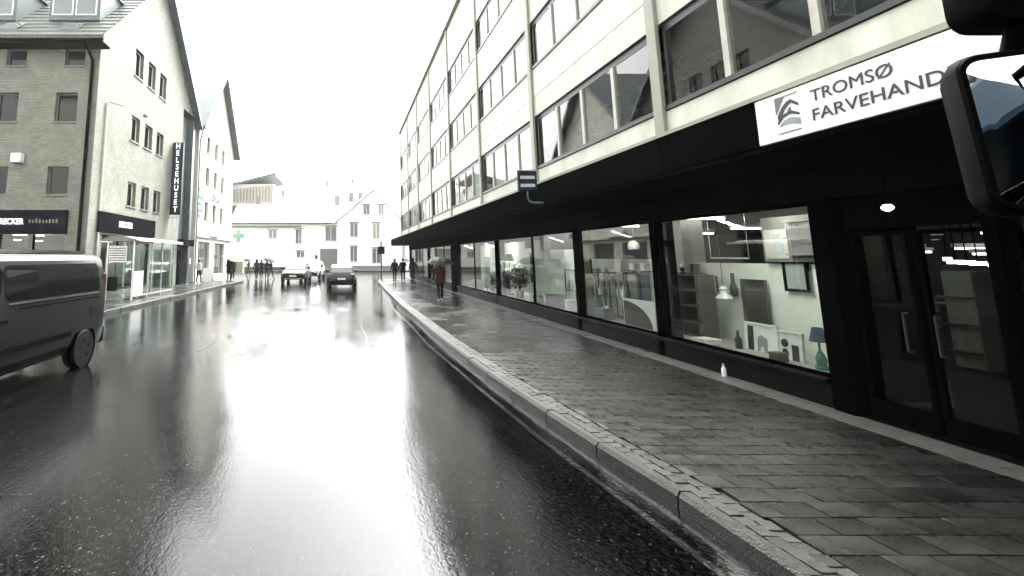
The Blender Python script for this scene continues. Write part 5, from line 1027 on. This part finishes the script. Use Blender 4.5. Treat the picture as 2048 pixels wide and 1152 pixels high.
for y in (-2.6, -9.5):
    for s_ in (-1, 1): build('wheel', MB().lathe([(.30, -.14), (.47, -.14), (.5, -.1), (.5, .1), (.47, .14), (.30, .14)], (s_*1.08, y, .5), 24, 'x'), 'rubber', bus, smooth=True)
# mirror head: a rounded housing with the glass on the face turned back to the driver
MC = Vector((1.452, .93, 2.208)); mw, mh = .13, .172; ang = R(-30); tlt = R(-6)
def rot(p_): v = Matrix.Rotation(ang, 3, 'Z') @ Matrix.Rotation(tlt, 3, 'X') @ Vector(p_); return tuple(MC+v)
def rrect(w_, h, r_, y): 
    o = []
    for cx, cz, a0 in ((w_-r_, h-r_, 0), (-w_+r_, h-r_, 90), (-w_+r_, -h+r_, 180), (w_-r_, -h+r_, 270)):
        for k in range(5): a = R(a0+22.5*k); o.append(rot((cx+r_*math.cos(a), y, cz+r_*math.sin(a))))
    return o
mhous = build('mirror_housing', MB().loft([rrect(mw, mh, .035, -.035), rrect(mw+.006, mh+.006, .04, -.01), rrect(mw, mh, .045, .03), rrect(mw*.8, mh*.85, .06, .06), rrect(mw*.45, mh*.5, .05, .075)]), 'car_plastic', bus, smooth=35)
build('mirror_rim', MB().loft([rrect(mw, mh, .035, -.036), rrect(mw-.004, mh-.004, .032, -.042), rrect(mw-.012, mh-.012, .028, -.042), rrect(mw-.014, mh-.014, .028, -.0362)], cap=False), 'car_plastic', mhous, smooth=35)
build('mirror_glass', MB().loft([rrect((mw-.013)*q, (mh-.013)*q, .028*q, -.038-.020*(1-q*q)) for q in (1, .85, .7, .5, .3, .1)][::-1]+[rrect(mw-.013, mh-.013, .028, -.0362)]), 'mirror', mhous, smooth=60)
build('mirror_arm', MB().tube([(MC.x-.02, MC.y+.03, MC.z+mh), (MC.x-.02, MC.y+.0, MC.z+mh+.10), (MC.x+.05, MC.y-.05, MC.z+mh+.20), (MC.x+.02, .45, 2.80), (1.2, -.1, 2.9), (1.15, -.3, 2.9)], .017, 10), 'car_plastic', bus, smooth=True)
AC = Vector((1.50, .95, 2.515))
def rr2(w_, h, r_, y): return [(AC.x+cx+r_*math.cos(R(a0+22.5*k)), AC.y+y, AC.z+cz+r_*math.sin(R(a0+22.5*k))) for cx, cz, a0 in ((w_-r_, h-r_, 0), (-w_+r_, h-r_, 90), (-w_+r_, -h+r_, 180), (w_-r_, -h+r_, 270)) for k in range(5)]
ac = build('upper_mirror', MB().loft([rr2(.145, .070, .03, -.03), rr2(.15, .076, .035, 0), rr2(.14, .07, .04, .05), rr2(.08, .04, .03, .08)]), 'car_plastic', bus, smooth=35)
build('upper_mirror_ring', MB().tube([(AC.x-.02+.075*math.cos(R(a)), AC.y-.033, AC.z+.02+.06*math.sin(R(a))) for a in range(180, 375, 15)], .004, 6), 'chrome', ac)

# ------------------------------------------------------------------ rain haze in the street
hz = bpy.data.materials.new('haze'); hz.use_nodes = True; N, L = nodes(hz); N.remove(N['Principled BSDF'])
pv = N.new('ShaderNodeVolumePrincipled'); pv.inputs['Color'].default_value = (.95, 1, .97, 1); pv.inputs['Density'].default_value = .00035; pv.inputs['Anisotropy'].default_value = .3
L.new(pv.outputs[0], [n for n in N if n.type == 'OUTPUT_MATERIAL'][0].inputs['Volume']); MATS['haze'] = hz
tag(build('haze', MB().box(-510, 510, -410, 710, -1.6, 24), 'haze'), kind='stuff')
